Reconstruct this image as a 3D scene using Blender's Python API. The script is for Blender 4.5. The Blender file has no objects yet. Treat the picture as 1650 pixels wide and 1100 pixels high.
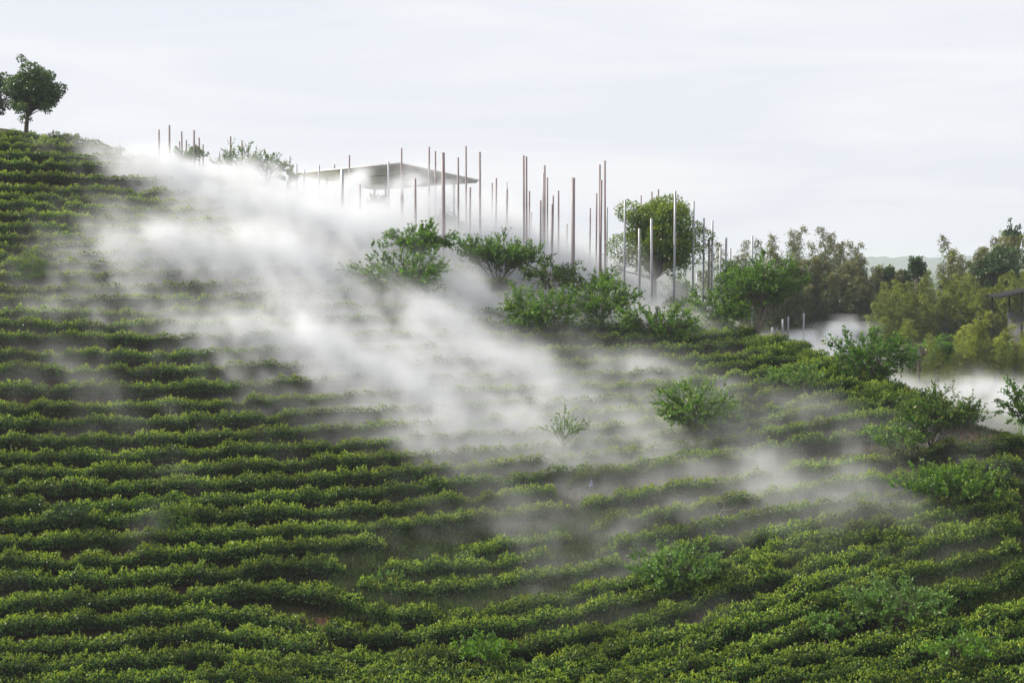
import bpy, math, random
import numpy as np
from mathutils import Vector

sc = bpy.context.scene
COL = sc.collection
F = 50.0 / 36.0 * 1650.0
PITCH = math.atan((550 - 432) / F)

# ------------------------------------------------------------------ camera, sky, sun, exposure
cam = bpy.data.objects.new('camera', bpy.data.cameras.new('camera'))
COL.objects.link(cam)
cam.location = (0, 0, 0)
cam.rotation_euler = (math.pi / 2 - PITCH, 0, 0)
cam.data.lens = 50
cam.data.sensor_width = 36
cam.data.clip_start = 0.5
cam.data.clip_end = 6000
sc.camera = cam

SUN_EL = math.radians(34)
SUN_AZ = math.radians(-78)          # from +Y towards -X
to_sun = Vector((math.sin(SUN_AZ) * math.cos(SUN_EL), math.cos(SUN_AZ) * math.cos(SUN_EL), math.sin(SUN_EL)))

world = bpy.data.worlds.new('World')
sc.world = world
world.use_nodes = True
wn, wl = world.node_tree.nodes, world.node_tree.links
bg = wn['Background']
bg.inputs['Strength'].default_value = 0.1
sky = wn.new('ShaderNodeTexSky')
sky.sky_type = 'NISHITA'
sky.sun_disc = False
sky.sun_elevation = SUN_EL
sky.sun_rotation = SUN_AZ
sky.air_density = 1.0
sky.dust_density = 4.0
tc = wn.new('ShaderNodeTexCoord')
mp = wn.new('ShaderNodeMapping')
mp.inputs['Scale'].default_value = (1.3, 1.3, 11.0)
mp.inputs['Rotation'].default_value = (0.0, math.radians(4), 0.0)
wl.new(tc.outputs['Generated'], mp.inputs['Vector'])
nz = wn.new('ShaderNodeTexNoise')
nz.inputs['Scale'].default_value = 2.2
nz.inputs['Detail'].default_value = 7
nz.inputs['Roughness'].default_value = 0.55
nz.inputs['Distortion'].default_value = 0.6
wl.new(mp.outputs[0], nz.inputs['Vector'])
rp = wn.new('ShaderNodeValToRGB')
rp.color_ramp.elements[0].position = 0.38
rp.color_ramp.elements[0].color = (6.85, 7.05, 7.6, 1)
rp.color_ramp.elements[1].position = 0.68
rp.color_ramp.elements[1].color = (7.75, 7.8, 8.05, 1)
wl.new(nz.outputs['Fac'], rp.inputs['Fac'])
mx = wn.new('ShaderNodeMix')
mx.data_type = 'RGBA'
mx.inputs['Factor'].default_value = 0.93
wl.new(sky.outputs[0], mx.inputs['A'])
wl.new(rp.outputs[0], mx.inputs['B'])
wl.new(mx.outputs['Result'], bg.inputs['Color'])

sun = bpy.data.objects.new('sun', bpy.data.lights.new('sun', 'SUN'))
COL.objects.link(sun)
sun.data.energy = 5.0
sun.data.angle = math.radians(1.0)
sun.data.color = (1.0, 0.93, 0.80)
sun.rotation_euler = to_sun.to_track_quat('Z', 'Y').to_euler()

sc.view_settings.view_transform = 'Standard'
sc.view_settings.look = 'None'
sc.view_settings.exposure = 0.34
sc.view_settings.gamma = 1.0
cy = sc.cycles
cy.use_denoising = True
cy.denoiser = 'OPENIMAGEDENOISE'
cy.denoising_input_passes = 'RGB_ALBEDO_NORMAL'
cy.max_bounces = 8
cy.diffuse_bounces = 3
cy.glossy_bounces = 2
cy.transmission_bounces = 4
cy.transparent_max_bounces = 8
cy.volume_bounces = 4
cy.volume_step_rate = 1.1
cy.volume_max_steps = 256
cy.use_adaptive_sampling = True
cy.adaptive_threshold = 0.02

rng = np.random.default_rng(7)
random.seed(7)

# ------------------------------------------------------------------ helpers
def tag(o, label=None, cat=None, group=None, kind=None):
    if label: o['label'] = label
    if cat: o['category'] = cat
    if group: o['group'] = group
    if kind: o['kind'] = kind
    return o

_cp, _sp = math.cos(PITCH), math.sin(PITCH)
def ray(px, py):
    xc = (np.asarray(px, float) - 825) / F
    yc = (550 - np.asarray(py, float)) / F
    return xc, _cp + yc * _sp, -_sp + yc * _cp
def at(px, py, Y):
    a, b, c = ray(px, py)
    t = Y / b
    return a * t, Y + 0 * t, c * t
def project(x, y, z):
    d = y * _cp - z * _sp
    u = y * _sp + z * _cp
    return 825 + F * x / d, 550 - F * u / d

ORD = ['', 'first', 'second', 'third', 'fourth', 'fifth', 'sixth', 'seventh', 'eighth', 'ninth', 'tenth', 'eleventh', 'twelfth', 'thirteenth',
       'fourteenth', 'fifteenth', 'sixteenth', 'seventeenth', 'eighteenth', 'nineteenth']
def ordinal(n):
    if n < 20: return ORD[n]
    t = n // 10
    if n % 10 == 0: return ['', '', 'twentieth', 'thirtieth', 'fortieth', 'fiftieth', 'sixtieth'][t]
    return ['', '', 'twenty', 'thirty', 'forty', 'fifty', 'sixty'][t] + '-' + ORD[n % 10]

class MB:
    """collects quads and makes one mesh"""
    def __init__(s):
        s.v, s.f, s.m, s.t, s.n = [], [], [], [], 0
    def add(s, V, Q, mat=0, tint=0.0):
        V = np.asarray(V, np.float32).reshape(-1, 3)
        Q = np.asarray(Q, np.int32).reshape(-1, 4)
        s.v.append(V); s.f.append(Q + s.n); s.n += len(V)
        s.m.append(np.full(len(Q), mat, np.int32))
        t = np.empty(len(V), np.float32); t[:] = tint
        s.t.append(t)
    def tube(s, P, R, sides=5, mat=0, tint=0.0):
        P = np.asarray(P, float); R = np.broadcast_to(np.asarray(R, float), (len(P),))
        T = np.gradient(P, axis=0)
        T /= np.linalg.norm(T, axis=1)[:, None] + 1e-9
        ref = np.where(np.abs(T[:, 2:3]) > 0.9, np.array([[1.0, 0, 0]]), np.array([[0, 0, 1.0]]))
        A = np.cross(T, ref); A /= np.linalg.norm(A, axis=1)[:, None] + 1e-9
        B = np.cross(T, A)
        a = np.arange(sides) / sides * 2 * math.pi
        V = P[:, None] + R[:, None, None] * (A[:, None] * np.cos(a)[None, :, None] + B[:, None] * np.sin(a)[None, :, None])
        n = len(P)
        i, j = np.meshgrid(np.arange(n - 1), np.arange(sides), indexing='ij')
        j2 = (j + 1) % sides
        Q = np.stack([i * sides + j, i * sides + j2, (i + 1) * sides + j2, (i + 1) * sides + j], -1)
        s.add(V, Q, mat, tint)
    def leaves(s, C, D, N, L, W, mat=0, tint=0.0):
        """kite leaves: base C, direction D, facing N"""
        C = np.asarray(C, float); D = D / (np.linalg.norm(D, axis=1)[:, None] + 1e-9)
        S = np.cross(D, N); S /= np.linalg.norm(S, axis=1)[:, None] + 1e-9
        L = np.broadcast_to(np.asarray(L, float), (len(C),))[:, None]
        W = np.broadcast_to(np.asarray(W, float), (len(C),))[:, None]
        U = np.cross(S, D)
        V = np.stack([C, C + D * L * .45 + S * W * .5 + U * W * .12, C + D * L, C + D * L * .45 - S * W * .5 + U * W * .12], 1)
        n = len(C)
        Q = np.arange(n * 4).reshape(n, 4)
        t = np.repeat(np.broadcast_to(np.asarray(tint, np.float32), (n,)), 4)
        s.add(V, Q, mat, t)
    def box(s, x0, x1, y0, y1, z0, z1, mat=0):
        V = [(x, y, z) for x in (x0, x1) for y in (y0, y1) for z in (z0, z1)]
        s.add(V, [(0, 1, 3, 2), (4, 6, 7, 5), (0, 4, 5, 1), (2, 3, 7, 6), (0, 2, 6, 4), (1, 5, 7, 3)], mat)
    def build(s, name, mats, parent=None, smooth=False, loc=None):
        V = np.concatenate(s.v); Q = np.concatenate(s.f)
        me = bpy.data.meshes.new(name)
        me.vertices.add(len(V)); me.vertices.foreach_set('co', V.ravel())
        me.loops.add(Q.size); me.loops.foreach_set('vertex_index', Q.ravel())
        me.polygons.add(len(Q)); me.polygons.foreach_set('loop_start', np.arange(len(Q), dtype=np.int32) * 4)
        me.polygons.foreach_set('material_index', np.concatenate(s.m))
        if smooth: me.polygons.foreach_set('use_smooth', np.ones(len(Q), bool))
        a = me.attributes.new('tint', 'FLOAT', 'POINT'); a.data.foreach_set('value', np.concatenate(s.t))
        for m in (mats if isinstance(mats, (list, tuple)) else [mats]): me.materials.append(m)
        me.update(calc_edges=True)
        o = bpy.data.objects.new(name, me); COL.objects.link(o)
        if parent: o.parent = parent
        if loc is not None: o.location = loc
        return o

def empty(name, loc, rz=0):
    o = bpy.data.objects.new(name, None); COL.objects.link(o)
    o.location = loc; o.rotation_euler = (0, 0, rz); o.empty_display_size = .3
    return o
def unit(v): return v / (np.linalg.norm(v, axis=-1, keepdims=True) + 1e-9)
def rdir(n, up=0.0):
    v = rng.standard_normal((n, 3)); v = unit(v); v[:, 2] += up
    return unit(v)
def wav(x, seed, L):
    """smooth 1-d noise about +-1"""
    r = np.random.default_rng(seed)
    o = np.zeros_like(np.asarray(x, float))
    for k in range(5):
        o += np.sin(np.asarray(x) * 2 * math.pi / (L * r.uniform(.35, 1.7)) + r.uniform(0, 6.3)) * r.uniform(.5, 1)
    return o / 2.2

# ------------------------------------------------------------------ materials
def mat_new(name):
    m = bpy.data.materials.new(name); m.use_nodes = True
    nt = m.node_tree
    return m, nt.nodes, nt.links, nt.nodes['Principled BSDF']
def leaf_mat(name, dark, light, tipc, trans=0.45, rough=0.42, spec=0.5, noise=2.0):
    m, n, l, p = mat_new(name)
    geo = n.new('ShaderNodeNewGeometry')
    mixc = n.new('ShaderNodeMix'); mixc.data_type = 'RGBA'
    mixc.inputs['A'].default_value = (*dark, 1); mixc.inputs['B'].default_value = (*light, 1)
    l.new(geo.outputs['Random Per Island'], mixc.inputs['Factor'])
    at_ = n.new('ShaderNodeAttribute'); at_.attribute_name = 'tint'
    mt = n.new('ShaderNodeMix'); mt.data_type = 'RGBA'
    at_.attribute_type = 'GEOMETRY'
    l.new(at_.outputs['Fac'], mt.inputs['Factor']); l.new(mixc.outputs['Result'], mt.inputs['A'])
    mt.inputs['B'].default_value = (*tipc, 1)
    tx = n.new('ShaderNodeTexNoise'); tx.inputs['Scale'].default_value = noise; tx.inputs['Detail'].default_value = 2
    t2 = n.new('ShaderNodeTexCoord'); l.new(t2.outputs['Object'], tx.inputs['Vector'])
    mr = n.new('ShaderNodeMapRange'); mr.inputs['From Min'].default_value = .35; mr.inputs['From Max'].default_value = .65
    mr.inputs['To Min'].default_value = .6; mr.inputs['To Max'].default_value = 1.3
    l.new(tx.outputs['Fac'], mr.inputs['Value'])
    hs = n.new('ShaderNodeHueSaturation'); l.new(mt.outputs['Result'], hs.inputs['Color']); l.new(mr.outputs[0], hs.inputs['Value'])
    l.new(hs.outputs[0], p.inputs['Base Color'])
    p.inputs['Roughness'].default_value = rough
    p.inputs['Specular IOR Level'].default_value = spec
    tr = n.new('ShaderNodeBsdfTranslucent')
    hs2 = n.new('ShaderNodeHueSaturation'); hs2.inputs['Hue'].default_value = 0.493; hs2.inputs['Saturation'].default_value = 1.1
    hs2.inputs['Value'].default_value = 1.35
    l.new(hs.outputs[0], hs2.inputs['Color']); l.new(hs2.outputs[0], tr.inputs['Color'])
    ms = n.new('ShaderNodeMixShader'); ms.inputs[0].default_value = trans
    l.new(p.outputs[0], ms.inputs[1]); l.new(tr.outputs[0], ms.inputs[2])
    l.new(ms.outputs[0], n['Material Output'].inputs['Surface'])
    return m
def plain_mat(name, c1, c2, scale=3.0, rough=0.8, metal=0.0, spec=0.3, stretch=(1, 1, 1), bump=0.0):
    m, n, l, p = mat_new(name)
    t2 = n.new('ShaderNodeTexCoord'); mp_ = n.new('ShaderNodeMapping'); mp_.inputs['Scale'].default_value = stretch
    l.new(t2.outputs['Object'], mp_.inputs['Vector'])
    tx = n.new('ShaderNodeTexNoise'); tx.inputs['Scale'].default_value = scale; tx.inputs['Detail'].default_value = 5
    l.new(mp_.outputs[0], tx.inputs['Vector'])
    mr = n.new('ShaderNodeMapRange'); mr.inputs['From Min'].default_value = .35; mr.inputs['From Max'].default_value = .65
    l.new(tx.outputs['Fac'], mr.inputs['Value'])
    mc = n.new('ShaderNodeMix'); mc.data_type = 'RGBA'
    mc.inputs['A'].default_value = (*c1, 1); mc.inputs['B'].default_value = (*c2, 1)
    l.new(mr.outputs[0], mc.inputs['Factor']); l.new(mc.outputs['Result'], p.inputs['Base Color'])
    p.inputs['Roughness'].default_value = rough; p.inputs['Metallic'].default_value = metal
    p.inputs['Specular IOR Level'].default_value = spec
    if bump:
        b = n.new('ShaderNodeBump'); b.inputs['Strength'].default_value = bump; b.inputs['Distance'].default_value = .05
        l.new(tx.outputs['Fac'], b.inputs['Height']); l.new(b.outputs[0], p.inputs['Normal'])
    return m

M_TEA = leaf_mat('tea_leaf', (.018, .058, .016), (.07, .15, .024), (.32, .41, .06), trans=.36, rough=.38, spec=.14, noise=.5)  # tip colour: fresh growth, brightened to carry sunlit tops as well
M_TEA_CORE = plain_mat('tea_core_shade', (.010, .016, .007), (.022, .026, .012), 6, .95, 0, .05)  # opaque hedge core, shade among the leaves put into its dark colour
M_TREE_DARK = leaf_mat('broad_leaf_dark', (.018, .055, .016), (.05, .11, .022), (.12, .19, .03), trans=.32)
M_TREE_BIG = leaf_mat('camphor_leaf', (.03, .085, .012), (.11, .19, .02), (.26, .33, .03), trans=.42)
M_TREE_MID = leaf_mat('cherry_leaf', (.035, .115, .02), (.095, .21, .03), (.25, .38, .05), trans=.52)  # tip colour: young shoots, with sunlit highlights of the crowns painted in
M_TREE_RED = leaf_mat('peach_leaf', (.035, .11, .02), (.09, .19, .028), (.22, .24, .045), trans=.5)
M_TREE_PALE = leaf_mat('pale_leaf', (.07, .17, .035), (.14, .26, .05), (.26, .38, .07), trans=.45)
M_TREE_LIME = leaf_mat('lime_leaf', (.08, .19, .02), (.13, .27, .03), (.22, .40, .05), trans=.5)
M_BAM_SHADED = leaf_mat('bamboo_leaf_shaded', (.03, .065, .02), (.09, .125, .028), (.38, .33, .10), trans=.3, noise=.3)  # darker bamboo leaf, shade and backlight of the grove put into the colour
M_BAM = leaf_mat('bamboo_leaf', (.10, .16, .022), (.24, .29, .035), (.36, .33, .05), trans=.42, noise=.3)
M_BAM_YEL = leaf_mat('bamboo_leaf_yellow', (.15, .21, .02), (.27, .32, .035), (.36, .36, .06), trans=.45, noise=.3)
M_GRASS = leaf_mat('grass_blade', (.014, .034, .009), (.03, .058, .015), (.10, .10, .04), trans=.3, rough=.6, spec=.2, noise=.2)
M_MEADOW = leaf_mat('meadow_blade', (.08, .13, .025), (.17, .22, .05), (.26, .27, .09), trans=.4, rough=.6, spec=.2, noise=.12)
M_BRUSH = leaf_mat('dry_brush', (.07, .05, .04), (.16, .11, .08), (.2, .14, .1), trans=.2, rough=.8, spec=.1)
M_BARK = plain_mat('bark', (.05, .04, .032), (.11, .09, .07), 14, .9)
M_BARK_PALE = plain_mat('pale_bark', (.14, .12, .10), (.24, .21, .18), 14, .9)
M_CULM = plain_mat('bamboo_culm', (.10, .11, .05), (.20, .19, .11), 8, .6)
M_POLE_RED = plain_mat('weathered_steel', (.21, .165, .172), (.31, .26, .27), 5, .55, .15, .5, (1, 1, .25))
M_POLE_GREY = plain_mat('galvanised_steel', (.24, .25, .27), (.36, .37, .40), 5, .45, .35, .5, (1, 1, .25))
M_ROOF = plain_mat('roof_sheet', (.50, .49, .46), (.62, .61, .58), 3, .6)
M_SOFFIT = plain_mat('soffit_board', (.46, .44, .40), (.56, .54, .49), 2.0, .7, 0, .3, (1, 6, 1))
M_SEAM = plain_mat('soffit_seam', (.05, .045, .04), (.08, .07, .06), 2)
M_DARKROOF = plain_mat('dark_tile', (.02, .02, .022), (.04, .04, .045), 8, .95, 0, .05)
M_GREYWALL = plain_mat('grey_render', (.11, .11, .12), (.16, .16, .17), 4, .8)
M_PLASTIC = plain_mat('pale_plastic', (.16, .17, .28), (.2, .21, .33), 9, .4)

# ------------------------------------------------------------------ terrain: smooth surface through surveyed points
CP = [  # pixel x, pixel y, distance
 (-150,1100,47),(0,1100,47),(275,1100,47),(550,1100,46),(825,1100,44.5),(1100,1100,43),(1375,1100,41.5),(1650,1100,40),(1850,1100,39),
 (-150,900,52.5),(0,900,52.5),(275,900,53),(550,900,53.8),(825,900,54.5),(1100,900,51.5),(1375,900,49),(1650,900,46.5),(1850,900,45),
 (-150,750,58.5),(0,750,58.5),(275,750,59.3),(550,750,60.5),(825,750,61.5),(1100,750,59.5),(1375,750,55.5),(1560,760,52.5),
 (-150,600,65),(0,600,65),(275,600,66.5),(550,600,68.5),(825,600,70),(1100,600,69),(1300,600,67),(1400,640,64),
 (-150,480,71.5),(0,480,71.5),(275,480,73.5),(550,480,76),(750,480,79),(1000,510,78),
 (-150,350,79),(0,350,79),(275,350,82),(450,360,86),
 (-150,250,86),(0,250,86.5),(120,255,88),
 (-150,205,91),(0,211,91),(100,238,90),(240,273,90),(350,305,90),(500,352,90),(620,392,90),(740,436,89),(825,466,87),(900,482,86),(1000,497,85),(1100,515,82),
 (1200,556,76),(1280,578,72),(1350,598,69),(1450,652,63),(1560,702,57),(1650,745,52.5),(1760,800,48)]
PTS = []
for a, b, Y in CP:
    x, y, z = at(a, b, Y); PTS.append((float(x), float(y), float(z)))
PTS += [(-34,105,8.0),(-45,92,9.0),(-45,110,7.5),(-26,104,5.3),(-15,105,2.2),(-5,108,-.3),(5,108,-2.2),(-10,125,-1.5),(-30,125,3.5),(8,96,-2.5),(12,95,-3.0),(14,105,-4.2),
        (17,95,-5.2),(22,92,-7.0),(24,82,-8.0),(22,78,-6.8),(25,74,-9.0),(24,68,-8.7),(28,66,-10.3),(30,62,-11),(32,58,-10.4),(30,78,-10.6),(35,90,-10.8),(18,120,-8),(5,130,-6),
        (30,110,-10.2),(45,115,-10.2),(45,140,-10),(25,140,-9.8),(40,70,-11.5),(36,48,-11.5),
        (0,30,-16.5),(-30,30,-17),(30,30,-15.5),(0,15,-17.5)]
PTS = np.array(PTS)
SCL = 30.0
def _tps_fit(P, lam=0.004):
    X = P[:, :2] / SCL; n = len(X)
    d2 = ((X[:, None] - X[None]) ** 2).sum(-1)
    K = 0.5 * d2 * np.log(d2 + 1e-12) + lam * np.eye(n)
    Q = np.concatenate([np.ones((n, 1)), X], 1)
    A = np.zeros((n + 3, n + 3)); A[:n, :n] = K; A[:n, n:] = Q; A[n:, :n] = Q.T
    b = np.zeros(n + 3); b[:n] = P[:, 2]
    return np.linalg.solve(A, b)
_W = _tps_fit(PTS)
def sstep(a, b, x):
    t = np.clip((x - a) / (b - a), 0, 1); return t * t * (3 - 2 * t)
def H(x, y):
    x = np.asarray(x, float); y = np.asarray(y, float)
    sh = np.broadcast(x, y).shape
    x = np.broadcast_to(x, sh).ravel(); y = np.broadcast_to(y, sh).ravel()
    out = np.empty(x.size)
    xc = np.clip(x, -55, 62); yc = np.clip(y, 8, 150)
    for i in range(0, x.size, 20000):
        X = np.stack([xc[i:i+20000], yc[i:i+20000]], 1) / SCL
        d2 = ((X[:, None] - (PTS[None, :, :2] / SCL)) ** 2).sum(-1)
        out[i:i+20000] = (0.5 * d2 * np.log(d2 + 1e-12)) @ _W[:-3] + _W[-3] + X @ _W[-2:]
    far = np.maximum(sstep(0, 60, -55 - x), np.maximum(sstep(0, 60, x - 62), np.maximum(sstep(0, 50, y - 150), sstep(0, 60, 8 - y))))
    base = -10.5 + .4 * np.sin(x * .02) * np.cos(y * .017)
    out = out * (1 - far) + base * far
    out += 0.05 * np.sin(x * .9 + 1.3 * np.sin(y * .31)) * np.cos(y * .8 + np.sin(x * .4))
    return out.reshape(sh)
def axis(a, b, step, lo, hi):
    m = np.arange(a, b + 1e-6, step)
    l, s, p = [], step, a
    while p > lo:
        s *= 1.25; p -= s; l.append(max(p, lo))
    r, s, p = [], step, b
    while p < hi:
        s *= 1.25; p += s; r.append(min(p, hi))
    return np.array(l[::-1] + list(m) + r)
gx = axis(-58, 66, .5, -3600, 3600); gy = axis(24, 150, .5, -150, 3800)
GX, GY = np.meshgrid(gx, gy)
GZ = H(GX, GY)
i, j = np.meshgrid(np.arange(len(gy) - 1), np.arange(len(gx) - 1), indexing='ij')
nx_ = len(gx)
gm = MB()
gm.add(np.stack([GX, GY, GZ], -1), np.stack([i * nx_ + j, i * nx_ + j + 1, (i + 1) * nx_ + j + 1, (i + 1) * nx_ + j], -1))
m, n, l, p = mat_new('hill_soil')
t2 = n.new('ShaderNodeTexCoord')
na_ = n.new('ShaderNodeTexNoise'); na_.inputs['Scale'].default_value = .22; na_.inputs['Detail'].default_value = 8; na_.inputs['Roughness'].default_value = .65
nb_ = n.new('ShaderNodeTexNoise'); nb_.inputs['Scale'].default_value = 6; nb_.inputs['Detail'].default_value = 6
l.new(t2.outputs['Object'], na_.inputs['Vector']); l.new(t2.outputs['Object'], nb_.inputs['Vector'])
r1 = n.new('ShaderNodeValToRGB')
r1.color_ramp.elements[0].position = .42; r1.color_ramp.elements[0].color = (.035, .05, .018, 1)
r1.color_ramp.elements[1].position = .6; r1.color_ramp.elements[1].color = (.10, .055, .038, 1)
l.new(na_.outputs['Fac'], r1.inputs['Fac'])
mm = n.new('ShaderNodeMix'); mm.data_type = 'RGBA'; mm.blend_type = 'MULTIPLY'; mm.inputs['Factor'].default_value = .6
l.new(r1.outputs[0], mm.inputs['A']); l.new(nb_.outputs['Color'], mm.inputs['B'])
# valley meadow: greener
sx_ = n.new('ShaderNodeSeparateXYZ'); l.new(t2.outputs['Object'], sx_.inputs[0])
mv = n.new('ShaderNodeMapRange'); mv.inputs['From Min'].default_value = 84; mv.inputs['From Max'].default_value = 100
l.new(sx_.outputs['Y'], mv.inputs['Value'])
mg = n.new('ShaderNodeMix'); mg.data_type = 'RGBA'; l.new(mv.outputs[0], mg.inputs['Factor'])
l.new(mm.outputs['Result'], mg.inputs['A']); mg.inputs['B'].default_value = (.07, .10, .03, 1)
l.new(mg.outputs['Result'], p.inputs['Base Color']); p.inputs['Roughness'].default_value = .95; p.inputs['Specular IOR Level'].default_value = .1
bp = n.new('ShaderNodeBump'); bp.inputs['Strength'].default_value = .8; bp.inputs['Distance'].default_value = .12
l.new(nb_.outputs['Fac'], bp.inputs['Height']); l.new(bp.outputs[0], p.inputs['Normal'])
ground = gm.build('ground', m, smooth=True)
tag(ground, 'tea covered hillside and grassy valley floor', 'ground', kind='structure')

def hit(px, py, up=0.0, y0=34.0, y1=118.0):
    """where the line of sight first meets the hillside raised by `up`; returns x, y or nan"""
    px = np.atleast_1d(np.asarray(px, float)); py = np.atleast_1d(np.asarray(py, float))
    a, b, c = ray(px, py)
    ys = np.arange(y0, y1, .5)
    T = ys[None] / b[:, None]
    D = c[:, None] * T - (H(a[:, None] * T, np.repeat(ys[None], len(px), 0)) + up)
    neg = D < 0
    ok = neg.any(1); k = np.clip(np.argmax(neg, 1), 1, None)
    d0 = D[np.arange(len(px)), k - 1]; d1 = D[np.arange(len(px)), k]
    Y = ys[k - 1] + .5 * d0 / (d0 - d1 + 1e-9)
    Y[~ok] = np.nan
    return a * Y / b, Y

# ------------------------------------------------------------------ distant hills
mb = MB()
xs = np.arange(-2500, 3200, 8)
rows_ = []
for k, (yy, hh) in enumerate([(2740, -13), (2830, -6), (2930, 9), (3000, 18), (3100, 13), (3300, -12)]):
    z = hh + (wav(xs, 5, 870) * 6 + (wav(xs, 9, 70) * 1.6 + wav(xs, 11, 27) * 1.5 + np.random.default_rng(3).random(len(xs)) * 4) * (1 if 1 < k < 5 else .3)) * (0 if hh < -10 else 1)
    rows_.append(np.stack([xs, yy + wav(xs, 20 + k, 90) * 5, z], -1))
V = np.stack(rows_); n_ = len(xs)
i, j = np.meshgrid(np.arange(len(rows_) - 1), np.arange(n_ - 1), indexing='ij')
mb.add(V, np.stack([i * n_ + j, i * n_ + j + 1, (i + 1) * n_ + j + 1, (i + 1) * n_ + j], -1))
M_FAR = plain_mat('far_woodland', (.03, .06, .025), (.07, .10, .04), .05, .95, 0, .1)
tag(mb.build('hills', M_FAR), 'low wooded ridge on the horizon, pale blue with distance', 'hills', kind='structure')

# ------------------------------------------------------------------ tea hedges
def core_profile(nt=9):
    t = np.linspace(-1.25, 1.25, nt) * math.pi / 2        # 0 = up, ends under the skirt
    return t
def sup(t, w, h):
    """rounded box cross-section"""
    s, c = np.sin(t), np.cos(t)
    e = .55
    return np.sign(s) * np.abs(s) ** e * w, np.sign(c) * np.abs(c) ** e * h
def hedge(xy, label, seed, dens=230, hgt=.62, wid=.48, leaf=.085):
    xy = np.asarray(xy)
    seg = np.r_[0, np.cumsum(np.linalg.norm(np.diff(xy, axis=0), axis=1))]
    Ltot = seg[-1]
    if Ltot < 1.0: return None
    s = np.arange(0, Ltot, .22)
    X = np.interp(s, seg, xy[:, 0]); Y = np.interp(s, seg, xy[:, 1])
    def frame(sq):
        x = np.interp(sq, s, X); y = np.interp(sq, s, Y)
        tx = np.interp(sq + .3, s, X) - np.interp(sq - .3, s, X); ty = np.interp(sq + .3, s, Y) - np.interp(sq - .3, s, Y)
        q = np.hypot(tx, ty) + 1e-9
        return x, y, tx / q, ty / q
    cuts = np.random.default_rng(seed).uniform(0, Ltot, max(1, int(Ltot / 5)))
    def size(sq):
        h = hgt * (1 + .13 * wav(sq, seed, 3.3) + .15 * wav(sq, seed + 50, 1.3))
        w = wid * (1 + .15 * wav(sq, seed + 99, 2.8) + .15 * wav(sq, seed + 150, 1.2))
        end = np.sqrt(np.clip(np.minimum(sq, Ltot - sq) / .5, 0.02, 1))
        for c in cuts: end = end * (1 - .5 * np.exp(-((sq - c) / .28) ** 2))
        return w * end, h * (.4 + .6 * end)
    mb = MB()
    x, y, tx, ty = frame(s); w, h = size(s)
    z0 = H(x, y)
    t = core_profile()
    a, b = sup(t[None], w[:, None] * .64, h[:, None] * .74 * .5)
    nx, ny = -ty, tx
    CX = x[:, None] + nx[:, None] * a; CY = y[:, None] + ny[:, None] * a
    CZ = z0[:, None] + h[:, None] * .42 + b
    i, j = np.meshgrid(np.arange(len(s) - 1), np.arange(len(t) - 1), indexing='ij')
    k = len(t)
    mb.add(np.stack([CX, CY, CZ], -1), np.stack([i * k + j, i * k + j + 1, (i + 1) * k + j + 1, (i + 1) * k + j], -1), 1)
    N = int(Ltot * dens)
    lump = lambda s_, t_: 1 + .15 * np.sin(s_ * 9.1 + seed + 2.1 * np.sin(t_ * 2 + s_ * 1.3)) * np.sin(t_ * 5 + s_ * 3.7 + seed) + .07 * np.sin(s_ * 17 + t_ * 3)
    sq = rng.uniform(0, Ltot, N); tq = rng.uniform(-1.1, 1.1, N) * math.pi / 2
    x, y, tx, ty = frame(sq); w, h = size(sq)
    out = rng.uniform(.86, 1.1, N) * lump(sq, tq)
    a, b = sup(tq, w * out, h * .5 * out)
    nx, ny = -ty, tx
    P = np.stack([x + nx * a, y + ny * a, H(x, y) + h * .5 + b], -1)
    nrm = unit(np.stack([nx * np.sin(tq), ny * np.sin(tq), np.cos(tq) + .12], -1))
    D = unit(nrm * .45 + rdir(N) * 1.0 + np.array([0, 0, .3]))
    young = np.clip((np.cos(tq) - .2) * 1.3, 0, 1) * (rng.random(N) < rng.uniform(.4, .75)) * rng.uniform(.3, 1, N)  # fresh growth on top; contrast of sunlit top and dark front painted in too
    mb.leaves(P, D, unit(nrm + rdir(N) * .7), rng.uniform(.7, 1.3, N) * leaf, rng.uniform(.8, 1.2, N) * leaf * .6, 0, young)
    # upright young shoots standing over the clipped top
    K = int(Ltot * 7)
    sq = rng.uniform(0, Ltot, K); x, y, tx, ty = frame(sq); w, h = size(sq); a = rng.uniform(-.8, .8, K) * w
    P = np.stack([x - ty * a, y + tx * a, H(x, y) + h * .97], -1)
    for q in range(5):
        hh = rng.uniform(0, .16, K)
        Pq = P + np.stack([rng.normal(0, .02, K), rng.normal(0, .02, K), hh], -1)
        mb.leaves(Pq, rdir(K, 1.1), rdir(K), rng.uniform(.8, 1.2, K) * leaf, leaf * .42, 0, rng.uniform(.5, 1, K))
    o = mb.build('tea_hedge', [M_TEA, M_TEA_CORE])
    tag(o, label, 'tea hedge', 'rows of tea hedge on the hillside')
    return o

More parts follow.
